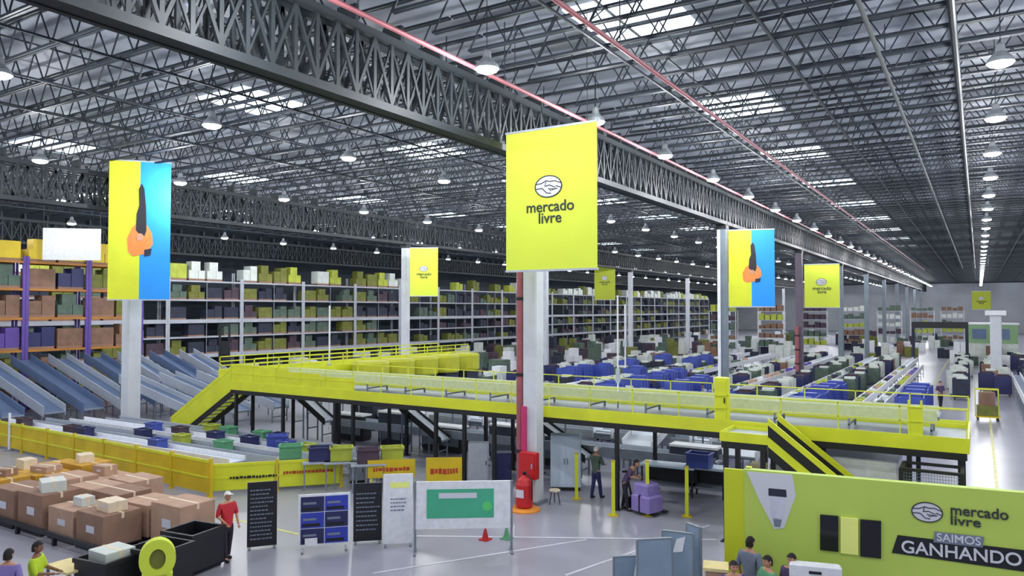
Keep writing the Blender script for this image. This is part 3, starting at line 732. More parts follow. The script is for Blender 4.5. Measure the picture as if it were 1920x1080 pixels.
# dark gate frame and green stands in the distance
p = at(1730, 650, 0)
r = thing('portal_frame', (-6.5, 96, 0), 0, 'dark portal frame over the sorter belts far down the aisle', 'frame')
MB().box(0, 5.5, 0, .4, 4.3, 5.0).build('lintel', M_dark, r)
for xx in (0, 5.2): MB().box(xx, xx+.3, 0, .4, 0, 4.3).build('post', M_slate, r)
r = thing('office_cabin', (-1.2, 104, 0), 0, 'green and white cabin at the end of the right aisle', 'cabin')
MB().box(0, 5.0, 0, 3, 0, 2.4).build('lower_wall', M_pale, r); MB().box(0, 5.0, 0, 3, 2.4, 4.6).build('upper_wall', mat('cabin_green', (140, 176, 130), .6), r)
MB().box(.5, 1.9, -.03, 0, 2.9, 4.1).build('window', M_slide, r); MB().box(2.5, 4.2, -.03, 0, 2.9, 4.1).build('window', M_slide, r); MB().box(-.15, 5.15, -.15, 3.15, 4.6, 4.8).build('roof', M_white, r)
# post with sign at right
p = at(1869, 722, 0)
r = thing('aisle_post', (p.x, p.y, 0), 0, 'white post standing in the right aisle under the small lime sign', 'post')
MB().bbox(-.42, .42, -.4, .4, 0, 5.9, .05).build('shaft', M_colw, r); MB().box(-.75, .75, -.6, .6, 5.9, 6.3).build('head', M_white, r)
# cart on aisle
p = at(1852, 788, 0)
r = thing('hand_cart', (p.x, p.y, 0), R(5), 'hand cart loaded with brown and yellow goods in the right aisle', 'cart'); r.scale = (.8, .8, .95)
MB().box(-.75, .75, -.5, .5, .2, .28).build('platform', M_yelo, r)
MB().box(-.75, -.68, .42, .5, .28, 1.9).box(.68, .75, .42, .5, .28, 1.9).box(-.68, .68, .42, .5, 1.8, 1.9).build('frame', M_yel, r)
MB().box(-.5, .45, -.3, .4, .9, 1.7).build('carton', M_brown, r); MB().box(-.65, .6, -.45, .4, .28, .9).build('sack', M_olive, r)
for sx in (-.6, .6):
    for sy in (-.4, .4): MB().tube((sx-.04, sy, .1), (sx+.04, sy, .1), .1, 10).build('wheel', M_black, r)
# right edge conveyor
conveyor('side_conveyor', (2.35, 24, 1.3), (2.35, 70, 1.3), .6, 'white-railed blue-grey conveyor along the right edge', guard=M_white, belt=M_slide, gh=.25)
# ================================================================ AMBER BARRIER
def barrier(a, b, h, lab, m=M_yelo, base=.12, n=None):
    a = Vector(a); b = Vector(b); d = b-a; Lb = d.length; rz = math.atan2(d.y, d.x)
    r = thing('safety_barrier', (a.x, a.y, 0), rz, lab, 'barrier', 'amber safety barriers')
    n = n or max(1, round(Lb/2.2)); s = Lb/n
    for i in range(n):
        MB().box(i*s+.07, (i+1)*s-.07, -.02, .02, base, h).build('panel', m, r)
    rl = MB().box(0, Lb, -.045, -.02, h-.1, h).box(0, Lb, -.045, -.02, h*.5, h*.5+.05)
    rl.build('rail', M_yel if m is M_yelo else m, r)
    for i in range(n+1): MB().box(i*s-.05, i*s+.05, -.05, .05, 0, h+.06).box(i*s-.1, i*s+.1, -.1, .1, 0, .02).build('post', M_yelo, r)
    return r
barrier((-38.6, 16.9, 0), (-22.3, 16.3, 0), 1.25, 'long amber safety barrier in front of the white belts')
P1 = at(392, 928); P2 = at(640, 912); P3 = at(868, 903)
b2 = barrier(P1, P2, 1.05, 'yellow safety barrier with red writing behind the first blackboard', M_yel)
def scribble(parent, x0, x1, z, h, m, y=-.06, n=10):
    t = MB(); x = x0
    while x < x1:
        w = random.uniform(.05, .14); t.box(x, min(x1, x+w), y-.006, y, z-h/2*random.uniform(.6, 1), z+h/2*random.uniform(.6, 1)); x += w+.03
    return t.build('lettering', m, parent)
Lb = (P2-P1).length
scribble(b2, Lb*.55, Lb*.93, .62, .12, M_rtxt, -.07); scribble(b2, Lb*.15, Lb*.5, .55, .1, M_dark, -.07)
def board_sign(u0, u1, v0, v1, d, lab):
    c = atd((u0+u1)/2, (v0+v1)/2, d); w = (u1-u0)*d/F; h = (v1-v0)*d/F
    r = thing('warning_sign', (c.x, c.y, 0), dface((u0+u1)/2), lab, 'sign', 'yellow warning signs')
    MB().box(-w/2, w/2, -.03, .03, c.z-h/2, c.z+h/2).build('panel', M_yelo, r)
    for s in (-1, 1): MB().box(s*w*.42-.03, s*w*.42+.03, .03, .07, 0, c.z).build('post', M_yel, r)
    scribble(r, -w*.38, w*.38, c.z-.02, h*.25, M_rtxt, -.035)
    return r
board_sign(690, 778, 862, 895, 26.3, 'yellow warning sign with red writing behind the white board')
board_sign(799, 866, 858, 906, 25.6, 'yellow warning sign with red writing above the green billboard')
for u, v0, v1, d, m, w, lab in ((897, 832, 900, 27, M_lgrey, .75, 'pale grey cabinet right of the yellow warning sign'), (670, 866, 915, 27.5, M_lgrey, .6, 'pale lilac cabinet behind the second blackboard'),
                       (945, 850, 905, 27.2, M_navy, .55, 'dark blue cabinet left of the red riser pipe')):
    c = atd(u, v1, d); zt = atd(u, v0, d).z
    r = thing('metal_cabinet', (c.x, c.y, 0), dface(u), lab, 'cabinet', 'cabinets behind the signs')
    MB().bbox(-w/2, w/2, 0, .5, .1, zt, .02).build('body', m, r); MB().box(-w/2+.04, w/2-.04, -.015, 0, .16, zt-.08).build('door', m, r)
    MB().box(w/2-.12, w/2-.09, -.04, -.015, zt*.5, zt*.5+.15).build('handle', M_black, r); MB().box(-w/2+.03, w/2-.03, .03, .47, 0, .1).build('plinth', M_black, r)
# white thin post far left
p = at(17, 845)
r = thing('marker_post', (p.x, p.y, 0), 0, 'thin white marker post left of the amber barrier', 'post')
MB().tube((0,0,0), (0,0,1.7), .05, 10).build('pole', M_white, r); MB().lathe([(.2, 0), (.2, .04), (.06, .06)], 14).build('foot', M_grey, r)
# ================================================================ CENTRE: extinguisher etc.
p = at(983, 956)
r = thing('fire_extinguisher', (p.x, p.y, .09), 0, 'red wheeled fire extinguisher at the foot of the central column', 'extinguisher')
MB().lathe([(.2, 0), (.27, .04), (.28, .12), (.28, .72), (.22, .88), (.1, .96), (.07, 1.02)], 22).build('cylinder', M_red, r)
MB().lathe([(.04, 1.02), (.06, 1.06), (.06, 1.12), (.02, 1.14)], 12).build('valve', M_dark, r)
MB().tube((.1, -.02, 1.08), (.33, -.08, .9), .02, 8).tube((.33, -.08, .9), (.34, -.1, .3), .02, 8).build('hose', M_dark, r)
MB().box(-.14, .14, -.285, -.27, .35, .6).build('tag', M_txt, r)
r = thing('extinguisher_base', (p.x, p.y, 0), 0, 'orange round base ring under the red fire extinguisher', 'base')
MB().lathe([(.52, 0), (.52, .04), (.42, .08), (.3, .085)], 24).build('ring', M_orangep, r)
q = Vector((p.x-.25, p.y+.28, 0))
r = thing('hydrant_cabinet', tuple(Vector((-12.6, 21.06, 0))), 0, 'red hose cabinet fixed low on the central column', 'cabinet')
MB().bbox(-.22, .42, -.12, .12, .9, 1.75, .02).build('body', M_red, r); MB().box(-.17, .37, -.14, -.12, .95, 1.68).build('door', M_red, r); MB().box(.26, .3, -.17, -.14, 1.25, 1.4).build('handle', M_lgrey, r)
# cabinet
def pt(u, v, z=0): return at(u, v, z)
p = at(1061, 921)
r = thing('locker_cabinet', (p.x, p.y, 0), dface(1061), 'tall pale blue cabinet right of the central column', 'cabinet')
MB().bbox(-.54, .54, 0, .6, .14, 1.95, .03).build('body', M_cab, r)
MB().box(-.5, -.01, -.02, 0, .2, 1.88).build('door', M_cab, r); MB().box(.01, .5, -.02, 0, .2, 1.88).build('door', M_cab, r)
MB().box(-.07, -.04, -.05, -.02, .95, 1.15).box(.04, .07, -.05, -.02, .95, 1.15).build('handle', M_grey, r); MB().box(-.5, .5, .05, .55, 0, .14).build('plinth', M_black, r)
# bollards
for u, v, h, lab in ((1081, 935, 1.5, 'leftmost yellow bollard, beside the pale blue cabinet'), (1150, 966, 1.65, 'second yellow bollard from the left'), (1214, 966, 1.65, 'third yellow bollard from the left, beside the stooping worker'), (1288, 968, 1.5, 'rightmost yellow bollard, left of the booth')):
    p = at(u, v); r = thing('bollard', (p.x, p.y, 0), dface(u), lab, 'bollard', 'yellow bollards')
    MB().box(-.055, .055, -.055, .055, 0, h).build('post', M_yel, r); MB().box(-.15, .15, -.15, .15, 0, .02).build('base_plate', M_yelo, r)
    MB().box(-.065, .065, -.065, .065, h, h+.04).build('cap', M_yelo, r)
# packing benches behind bollards
for i, (u, v, w, lab) in enumerate(((1255, 925, 1.9, 'dark packing bench with teal top behind the bollards'), (1325, 930, 1.4, 'dark packing bench beside the black walkway post'))):
    p = at(u, v); r = thing('packing_bench', (p.x, p.y, 0), R(5), lab, 'bench', 'packing benches')
    MB().box(-w/2, w/2, -.4, .4, .95, 1.02).build('table_top', M_cab, r)
    MB().box(-w/2+.05, w/2-.05, -.35, .35, .3, .36).build('shelf', M_grey, r); MB().box(-w/2+.05, w/2-.05, .3, .34, .36, .95).build('back_panel', M_dark, r)
    for sx in (-w/2+.05, w/2-.1):
        for sy in (-.36, .31): MB().box(sx, sx+.05, sy, sy+.05, 0, .95).build('leg', M_dark, r)
tote(M_bluep, 'blue', at(1270, 900, 1.02).x, at(1255, 925).y, 1.02, 0, 'on the dark packing bench behind the bollards', 1.0)
# pallet jack
p = at(1190, 958); r = thing('pallet_jack', (p.x+.1, p.y+.2, 0), R(70), 'dark pallet jack carrying lilac bundles between the bollards', 'pallet jack')
MB().box(-.3, -.14, -.9, .3, .06, .12).box(.14, .3, -.9, .3, .06, .12).box(-.3, .3, .2, .36, .06, .4).build('fork', M_dark, r)
MB().bar((0, .35, .3), (0, .6, 1.15), .05).box(-.15, .15, .56, .64, 1.1, 1.16).build('handle', M_dark, r)
MB().tube((-.1, .35, .1), (.1, .35, .1), .1, 12).build('wheel', M_black, r)
r = thing('bundle', (p.x+.25, p.y-.05, .125), R(70), 'lilac wrapped bundle lying on the pallet jack', 'bundle')
MB().bbox(-.35, .35, -.6, .15, 0, .5, .05).bbox(-.3, .3, -.5, .1, .5, .85, .05).build('wrap', M_shirt_p, r); MB().box(-.36, .36, -.25, -.2, 0, .51).build('strap', M_dark, r)
# stool/feet items near cabinet
p = at(1040, 945); r = thing('stool', (p.x, p.y, 0), 0, 'small dark stool with a pink cushion in front of the pale blue cabinet', 'stool')
MB().lathe([(.18, .42), (.19, .44), (.19, .47), (.17, .48)], 16).build('seat', M_tape, r)
for a in range(3):
    t_ = a*2.1; MB().tube((.12*math.cos(t_), .12*math.sin(t_), .42), (.2*math.cos(t_), .2*math.sin(t_), 0), .018, 6).build('leg', M_black, r)
# ================================================================ PANELS
def board(u, v, w, h, m, lab, name='display_board', bottom=.0, feet=True):
    p = at(u, v); r = thing(name, (p.x, p.y, 0), dface(u), lab, 'display board', 'display boards standing on the floor')
    MB().box(-w/2, w/2, -.025, .025, bottom+.05, h).build('panel', m, r)
    if feet:
        for s in (-1, 1): MB().box(s*w*.42-.03, s*w*.42+.03, -.22, .22, 0, .05).build('foot', M_grey, r)
    return r
def lines_on(r, w, z0, z1, n_, m, y=-.03):
    for i in range(n_):
        z = z0+(z1-z0)*(i+.5)/n_; t = MB(); x = -w*.4
        e = w*random.uniform(.15, .4)
        while x < e:
            q = random.uniform(.03, .09); t.box(x, x+q, y-.004, y, z-.018, z+.018); x += q+.02
        t.build('lettering', m, r)
r = board(491, 1027, .76, 1.76, M_dark, 'tall black board covered in pale lines, beside the worker in red')
lines_on(r, .76, .2, 1.6, 13, M_gtxt)
r = board(689, 1017, .77, 1.62, M_dark, 'tall black board between the blue display and the white board')
lines_on(r, .77, .3, 1.4, 9, M_gtxt)
r = board(746, 1022, .8, 1.92, M_white, 'tall white board left of the green billboard')
MB().box(-.22, .3, -.032, -.026, 1.55, 1.7).build('lime_patch', M_ylight, r); lines_on(r, .5, .9, 1.3, 4, M_gtxt)
r = board(608, 1032, 1.34, 1.5, M_white, 'white framed board carrying six blue posters', bottom=.12)
for i in range(2):
    for j in range(3):
        x0 = -.61+i*.62; z0 = .2+j*.42
        c = MB().box(x0, x0+.6, -.034, -.026, z0, z0+.4).build('poster', M_plb if (i+j) % 2 else M_navy, r)
        MB().box(x0+.06, x0+.4, -.04, -.035, z0+.2, z0+.26).build('lettering', M_gtxt, c); MB().box(x0+.04, x0+.5, -.04, -.035, z0+.04, z0+.12).build('band', M_dark, c)
MB().box(-.5, -.18, -.05, -.04, .16, .36).build('notice', M_white, r)
p = at(869, 1035)
r = thing('billboard', (p.x, p.y, 0), dface(869), 'wide white billboard with a green centre on legs', 'display board', 'display boards standing on the floor')
MB().box(-1.26, 1.26, -.03, .03, .62, 1.86).build('panel', M_white, r)
MB().box(-.97, .8, -.037, -.03, .9, 1.66).build('green_print', M_green, r)
MB().box(-.65, .35, -.045, -.038, 1.42, 1.56).build('white_print', M_txt, r)
MB().prism(ell(.13, .13, 16, .62, 1.2), -.045, -.038).build('green_dot', mat('bright_green', (90, 210, 120), .5), r)
for s in (-1, 1): MB().box(s*1.27-.03, s*1.27+.03, -.03, .03, 0, 1.86).box(s*1.27-.04, s*1.27+.04, -.3, .3, 0, .04).build('leg', M_grey, r)
for i, (u, v, m, nm) in enumerate(((910, 1012, M_red, 'red'), (950, 1010, M_shirt_m, 'green'))):
    p = at(u, v); r = thing('floor_marker', (p.x, p.y, 0), 0, 'small %s cone on the floor below the billboard' % nm, 'cone')
    MB().box(-.14, .14, -.14, .14, 0, .03).build('base', m, r); MB().lathe([(.1, .03), (.03, .3), (.01, .32)], 12).build('body', m, r)
# ================================================================ FOREGROUND BOXES
def carton(x, y, z, a, b, h, rz, lab, m=M_card, grp='cardboard cartons in the left foreground', flaps=False):
    r = thing('carton', (x, y, z), rz, lab, 'carton', grp)
    MB().bbox(-a/2, a/2, -b/2, b/2, 0, h, .012).build('body', m, r)
    MB().box(-a/2-.003, a/2+.003, -.035, .035, h, h+.004).box(-a/2-.004, -a/2, -.035, .035, h-.15, h).box(a/2, a/2+.004, -.035, .035, h-.15, h).build('tape', M_tape, r)
    MB().box(-.02-a*.1, a*.18, -b/2-.004, -b/2, h*.4, h*.62).build('paper_tag', M_txt, r)
    if flaps:
        MB()._add([(-a/2,-b/2,h),(a/2,-b/2,h),(a/2,-b/2-.2,h+.12),(-a/2,-b/2-.2,h+.12)], [(0,1,2,3)]).build('flap', m, r)
    return r
xs = [-27.6, -26.1, -24.6, -23.1, -21.6, -20.1, -18.6]
ci = 0
colw = ['far left', 'second', 'third', 'fourth', 'fifth', 'sixth', 'right-hand']
roww = ['front', 'middle', 'back']
for i, x in enumerate(xs):
    for j, y in enumerate((11.5, 12.8, 14.1)):
        if (i == 6 and j != 1) or (i > 3 and j == 2): continue
        yo = random.uniform(-.08, .08); h = random.uniform(.75, 1.05)
        dk = thing('pallet', (x, y+yo, 0), 0, 'dark pallet in the %s row, %s from the left' % (roww[j], colw[i]), 'pallet', 'dark pallets under the cartons')
        MB().box(-.66, .66, -.56, .56, .1, .14).build('deck', M_dark, dk)
        for q in (-.5, 0, .5): MB().box(-.66, .66, q-.05, q+.05, 0, .1).build('runner', M_dark, dk)
        m = M_card if random.random() < .7 else M_cardd
        if i < 2: m = random.choice([M_olive, mat('mustard_carton', (196, 150, 50), .8, 0, .12, 2), mat('mustard_carton', (196, 150, 50), .8, 0, .12, 2)])
        nm = 'mustard' if m.name == 'mustard_carton' else {'olive_load': 'olive', 'cardboard': 'light brown', 'cardboard_dark': 'dark brown'}[m.name]
        carton(x, y+yo, .14, 1.28, 1.08, h, random.uniform(-.04, .04), '%s bottom carton in the %s row, %s from the left' % (nm, roww[j], colw[i]), m)
        if random.random() < .5 and i < 6:
            w = random.uniform(.45, .8)
            carton(x+random.uniform(-.2, .2), y+yo+random.uniform(-.1, .1), .14+h+.005, w, w*.8, random.uniform(.2, .35), random.uniform(-.4, .4), 'small upper carton on the %s row, %s from the left' % (roww[j], colw[i]), random.choice([M_card, M_tape, M_cardd, M_pale]), 'small cartons on top in the left foreground')
# long dark kerb in front of the pallets
r = thing('floor_rail', (-29.5, 10.75, 0), 0, 'long dark guard rail on the floor in front of the cartons', 'guard rail')
MB().box(0, 10.3, -.04, .04, .22, .34).build('rail', M_dark, r)
for q in range(6): MB().box(q*2.0+.1, q*2.0+.2, -.05, .05, 0, .22).build('foot', M_dark, r)
# black bins
def bin_(u, v, w, d_, h, lab, filled=True):
    p = at(u, v); r = thing('black_bin', (p.x, p.y, 0), R(8), lab, 'bin', 'black bins in the left foreground')
    t = .04
    MB().box(-w/2, w/2, -d_/2, -d_/2+t, .08, h).box(-w/2, w/2, d_/2-t, d_/2, .08, h).box(-w/2, -w/2+t, -d_/2+t, d_/2-t, .08, h).box(w/2-t, w/2, -d_/2+t, d_/2-t, .08, h).box(-w/2, w/2, -d_/2, d_/2, .08, .12).build('body', M_dark, r)
    MB().box(-w/2-.03, w/2+.03, -d_/2-.03, -d_/2, h-.1, h).box(-w/2-.03, w/2+.03, d_/2, d_/2+.03, h-.1, h).box(-w/2-.03, -w/2, -d_/2, d_/2, h-.1, h).box(w/2, w/2+.03, -d_/2, d_/2, h-.1, h).build('rim', M_black, r)
    for sx in (-1, 1): MB().box(sx*w*.35-.06, sx*w*.35+.06, -d_/2, d_/2, 0, .08).build('runner', M_black, r)
    return r, p
r, p = bin_(362, 1066, 1.0, 1.0, 1.0, 'black bin at the right end of the cartons, beside the worker in red')
r, p = bin_(300, 1098, 1.0, 1.0, .95, 'black bin behind the yellow ring stand')
r, p = bin_(205, 1110, 1.0, 1.0, .85, 'black bin left of the yellow ring stand')
carton(p.x, p.y+.05, .13, .7, .7, .85, 0, 'white wrapped carton standing in the left black bin', M_pale)
# yellow ring stand
p = at(294, 1142)
r = thing('ring_stand', (p.x, p.y, 0), dface(293), 'bright yellow round-headed stand in front of the black bins', 'stand')
rg = MB(); ring(rg, .36, .42, .2, -.12, .12, 0, 1.08, 28); rg.build('ring', M_lime, r)
MB().prism(ell(.18, .23, 20, 0, 1.08), -.05, .05).build('disc', M_olive, r)
MB().box(-.3, .3, -.12, .12, .05, .75).build('stem', M_lime, r); MB().box(-.36, .36, -.25, .25, 0, .05).build('foot', M_yelo, r)
# beige thing at bottom
p = at(128, 1110); r = thing('low_table', (p.x, p.y, 0), 0, 'low table with beige top at the bottom left edge', 'table')
MB().box(-.5, .5, -.3, .3, .55, .6).build('table_top', M_beige, r)
for sx in (-.45, .4):
    for sy in (-.26, .21): MB().box(sx, sx+.05, sy, sy+.05, 0, .55).build('leg', M_grey, r)
# ================================================================ BOOTH
A = at(1395, 880, 3.0); Bq = at(2010, 932, 3.0); A.z = Bq.z = 0
d = Bq-A; LB = d.length; rzb = math.atan2(d.y, d.x)
booth = thing('exhibition_booth', tuple(A), rzb, 'lime green booth wall with oval badge and black lettering', 'booth')
MB().box(0, LB, 0, .12, 0, 3.0).build('front_wall', M_booth, booth)
MB().box(-.0, .12, .12, .4, 0, 3.0).build('side_wall', M_boothy, booth)
MB().box(-.42, 0, .02, .1, 0, 2.98).build('return_panel', M_boothy, booth)
MB().box(0, LB, .12, .2, 2.9, 3.0).build('top_trim', M_booth, booth)
def bl(u, v):                                    # point on booth wall -> local x, z
    rr = ray(u, v); nrm = Vector((-math.sin(rzb), math.cos(rzb), 0)); t = (A-CAM).dot(nrm)/rr.dot(nrm); q = CAM+rr*t
    return ((q-A).dot(Vector((math.cos(rzb), math.sin(rzb), 0))), q.z)
def bpoly(pts, y0=-.012, y1=0, name='print', m=M_txt, parent=booth):
    q = [bl(*x) for x in pts]; a = sum(q[i][0]*q[(i+1)%len(q)][1]-q[(i+1)%len(q)][0]*q[i][1] for i in range(len(q)))
    if a < 0: q = q[::-1]
    return MB().prism(q, y0, y1).build(name, m, parent)
bpoly([(1400, 884), (1486, 890), (1492, 930), (1470, 990), (1452, 992), (1425, 940)], name='white_triangle', m=M_txt)
bpoly([(1441, 915), (1474, 918), (1475, 932), (1441, 929)], -.02, -.012, 'poster_top', M_slate)
bpoly([(1443, 931), (1473, 934), (1468, 972), (1448, 970)], -.02, -.012, 'poster_middle', mat('lilac_print', (206, 208, 226), .6))
bpoly([(1450, 972), (1466, 974), (1463, 988), (1452, 987)], -.02, -.012, 'poster_foot', M_gtxt)
for nm, u0, u1, v0, v1, m in (('screen', 1538, 1572, 964, 1030, M_glass), ('pale_panel', 1576, 1609, 969, 1036, M_ylight), ('screen', 1613, 1652, 973, 1042, M_glass)):
    dv = (u1-u0)*.105
    bpoly([(u0, v0), (u1, v0+dv*.8), (u1, v1+dv), (u0, v1)], -.05, -.004, nm, m)
cx, cz = bl(1738, 960); ex, _ = bl(1768, 960)
logo(booth, cx, cz, ex-cx, -.02)
def btext(body, u0, u1, v, hpx, m, y=-.02, **k):
    x0, z0 = bl(u0, v); x1, _ = bl(u1, v); xm = (x0+x1)/2; _, zt = bl((u0+u1)/2, v-hpx/2); _, zb = bl((u0+u1)/2, v+hpx/2)
    size = (zt-zb)/.72
    o = text(body, size, m, booth, (xm, y, (zt+zb)/2), (R(90), 0, 0), **k)
    bpy.context.view_layer.update(); wd = o.dimensions.x
    if wd > 0: o.scale.x = (x1-x0)/wd
    return o
btext('mercado', 1782, 1890, 961, 20, M_ink, bold=.003)
btext('livre', 1782, 1838, 978, 18, M_ink, bold=.003)
bpoly([(1683, 1003), (1925, 1032), (1925, 1072), (1672, 1036)], -.02, -.004, 'black_band', M_dark)
x0, z0 = bl(1690, 1021); x1, z1 = bl(1915, 1050)
o = text('GANHANDO', .33, M_txt, booth, ((x0+x1)/2, -.03, (z0+z1)/2-.02), (R(90), 0, 0), bold=.004)
bpy.context.view_layer.update(); o.scale.x = (x1-x0)/o.dimensions.x
bpoly([(1752, 996), (1845, 1006), (1842, 1026), (1750, 1016)], -.03, -.02, 'lilac_band', M_gtxt)
btext('SAIMOS', 1756, 1838, 1011, 15, M_txt, -.036, bold=.002)
# ================================================================ FOREGROUND RIGHT
for i, (u, v, w, h, rr, lab) in enumerate(((1178, 1150, .6, 1.18, .3, 'low grey fabric screen at the left of the screen group'), (1228, 1180, .7, 1.78, .35, 'tall grey fabric screen, left of the pair with a paper notice'),
        (1272, 1165, .6, 1.8, -.2, 'tall grey fabric screen carrying the white notice'), (1302, 1160, .35, 1.9, -.8, 'narrow grey fabric screen right of the white notice'))):
    p = at(u, v); r = thing('partition_screen', (p.x, p.y, 0), dface(u)+rr, lab, 'partition', 'grey fabric screens')
    MB().box(-w/2, w/2, -.03, .03, .1, h).build('panel', M_screen, r)
    MB().box(-w/2-.03, -w/2, -.035, .035, 0, h+.02).box(w/2, w/2+.03, -.035, .035, 0, h+.02).box(-w/2, w/2, -.035, .035, h, h+.03).build('frame', M_grey, r)
    MB().box(-w/2-.03, -w/2, -.2, .2, 0, .03).box(w/2, w/2+.03, -.2, .2, 0, .03).build('foot', M_grey, r)
    if i == 2: MB().prism([(-.1, h-.4), (.1, h-.36), (.16, h-.05), (-.02, h-.12)], -.045, -.031).build('notice', M_white, r)
    if i == 0: MB().prism([(.1, h-.45), (.32, h-.4), (.34, h-.1), (.16, h-.14)], -.045, -.031).build('notice', M_white, r)
p = at(1343, 1190); r = thing('counter', (p.x, p.y, 0), dface(1343), 'small counter with a beige top left of the seated group', 'counter')
MB().bbox(-.2, .2, -.2, .2, 0, 1.3, .02).build('body', M_card, r); MB().box(-.24, .24, -.24, .24, 1.3, 1.36).build('counter_top', M_beige, r)  # top is plain beige, without emission
p = at(1530, 1215); r = thing('photo_kiosk', (p.x, p.y, 0), dface(1530)+.1, 'white kiosk with a grey screen in front of the booth', 'kiosk')
MB().bbox(-.46, .46, -.12, .12, .5, 1.58, .03).build('body', M_white, r); MB().box(-.32, .36, -.135, -.12, .7, 1.3).build('screen', M_gtxt, r)
MB().box(-.12, .1, -.135, -.12, 1.42, 1.47).build('slot', M_dark, r); MB().box(-.4, .4, -.25, .25, 0, .06).box(-.12, .12, -.08, .08, .06, .5).build('stand', M_grey, r)
# ================================================================ PEOPLE
def skin_obj(name, chains, m, parent, sub=2):
    """chains: list of lists of (x,y,z,r); first points may reference ('ref', index) to branch"""
    vs = []; rs = []; es = []; roots = []
    for ch in chains:
        prev = None
        for p in ch:
            if p[0] == 'ref': prev = p[1]; continue
            vs.append(p[:3]); rs.append(p[3]); i = len(vs)-1
            if prev is None: roots.append(i)
            else: es.append((prev, i))
            prev = i
    me = bpy.data.meshes.new(name); me.from_pydata(vs, es, []); me.materials.append(m)
    o = bpy.data.objects.new(name, me); col.objects.link(o)
    if parent: o.parent = parent
    me.skin_vertices.new() if hasattr(me.skin_vertices, 'new') else None
    if not me.skin_vertices:
        pass
    md = o.modifiers.new('skin', 'SKIN'); md.use_smooth_shade = True
    if not me.skin_vertices: 
        bpy.context.view_layer.objects.active = o
    for i, r_ in enumerate(rs):
        sv = me.skin_vertices[0].data[i]; rr = r_ if isinstance(r_, tuple) else (r_, r_); sv.radius = rr; sv.use_root = i in roots
    sb = o.modifiers.new('sub', 'SUBSURF'); sb.levels = sub; sb.render_levels = sub
    return o
def person(loc, rz, lab, shirt, trousers=M_trou, skin=M_skin, hair=M_hair, cap=None, H=1.72, bend=0, arms='down', step=.12, sleeves=True):
    r = thing('person', loc, rz, lab, 'person')
    k = H/1.72
    # faces -Y.  spine bends about the hips
    def P(x, y, z):
        if z > .93:
            dz = z-.93; return (x*k, (y - dz*math.sin(bend))*k if True else 0, (.93+dz*math.cos(bend)+ y*0)*k)
        return (x*k, y*k, z*k)
    def V(x, y, z, rr): return P(x, y, z) + ((rr if not isinstance(rr, tuple) else rr),)
    legs = {s: [(s*.09, 0, .9), (s*.1, -.02 + s*step*.4, .5), (s*.11, s*step, .09)] for s in (-1, 1)}
    if arms == 'down': AR = {s: [(s*.19, 0, 1.42), (s*.25, .02, 1.15), (s*.26, -.08, .9)] for s in (-1, 1)}
    elif arms == 'front': AR = {s: [(s*.19, 0, 1.42), (s*.24, -.08, 1.17), (s*.13, -.32, 1.12)] for s in (-1, 1)}
    else: AR = {-1: [(-.19, 0, 1.42), (-.25, .02, 1.15), (-.16, -.2, 1.0)], 1: [(.19, 0, 1.42), (.26, .02, 1.16), (.27, -.06, .92)]}
    body = [[V(0,0,.95,.11), V(0,0,1.15,.11), V(0,0,1.38,.12), V(0,0,1.47,.055), V(0,-.01,1.53,.05)]]
    ch = body[:]
    for s in (-1, 1):
        L_ = legs[s]; ch.append([('ref', 0), V(*L_[0], .085), V(*L_[1], .055), V(*L_[2], .04), V(L_[2][0], L_[2][1]-.13, .04, .032)])
    base = 5+8
    for s in (-1, 1):
        a = AR[s]; hx = a[2]; e = a[1]
        dv = Vector(hx)-Vector(e); dv.normalize(); pm = Vector(hx)+dv*.07
        ch.append([('ref', 2), V(*a[0], .055), V(*a[1], .042), V(*a[2], .028), V(pm.x, pm.y, pm.z, (.035, .02))])
        side = Vector((1, 0, 0)) if abs(dv.x) < .8 else Vector((0, 1, 0))
        for fi, (off, ln_) in enumerate(((-.027, .062), (-.009, .075), (.009, .07), (.027, .055))):
            q0 = Vector(hx)+dv*.085+side*off; q1 = q0+dv*ln_*.5; q2 = q1+dv*ln_*.45+Vector((0, -.015, 0))
            ch.append([V(*q0, .009), V(*q1, .0085), V(*q2, .007)])
        q0 = Vector(hx)+dv*.03+Vector((0, -.02, 0)); q1 = q0+dv*.04+Vector((0, -.03, 0)); ch.append([V(*q0, .01), V(*q1, .009)])
    skin_obj('body', ch, skin, r)
    # head: shaped ellipsoid with face
    hb = MB(); c = Vector(P(0, -.02, 1.625)); n1, n2 = 16, 12
    vs = []; fs = []
    for i in range(n2+1):
        th = math.pi*i/n2
        for j in range(n1):
            ph = 2*math.pi*j/n1; x = .075*math.sin(th)*math.cos(ph); y = .095*math.sin(th)*math.sin(ph); z = .118*math.cos(th)
            if z < -.03: x *= 1-.28*(-z-.03)/.09; y = y*(1-.12*(-z-.03)/.09)
            if y < 0 and abs(ph-1.5*math.pi) < .25 and -.045 < z < .03: y -= .022*(1-abs(z+.02)/.05)
            if y < 0 and .2 < abs(ph-1.5*math.pi) < .6 and 0 < z < .035: y += .008
            vs.append((c.x+x*k, c.y+y*k, c.z+z*k))
    for i in range(n2):
        for j in range(n1):
            j2 = (j+1) % n1; fs.append((i*n1+j, (i+1)*n1+j, (i+1)*n1+j2, i*n1+j2))
    hb._add(vs, fs)
    for s in (-1, 1): hb.bbox(c.x+s*.075*k-.012, c.x+s*.075*k+.012, c.y-.01, c.y+.03, c.z-.03, c.z+.03, .005)
    h = hb.build('head', skin, r)
    for p_ in h.data.polygons: p_.use_smooth = True
    ey = MB()
    for s in (-1, 1): ey.lathe([(.001, -.008), (.011, -.004), (.011, .004), (.001, .008)], 8, (c.x+s*.03*k, c.y-.083*k, c.z+.012))
    ey.build('eyes', M_dark, h)
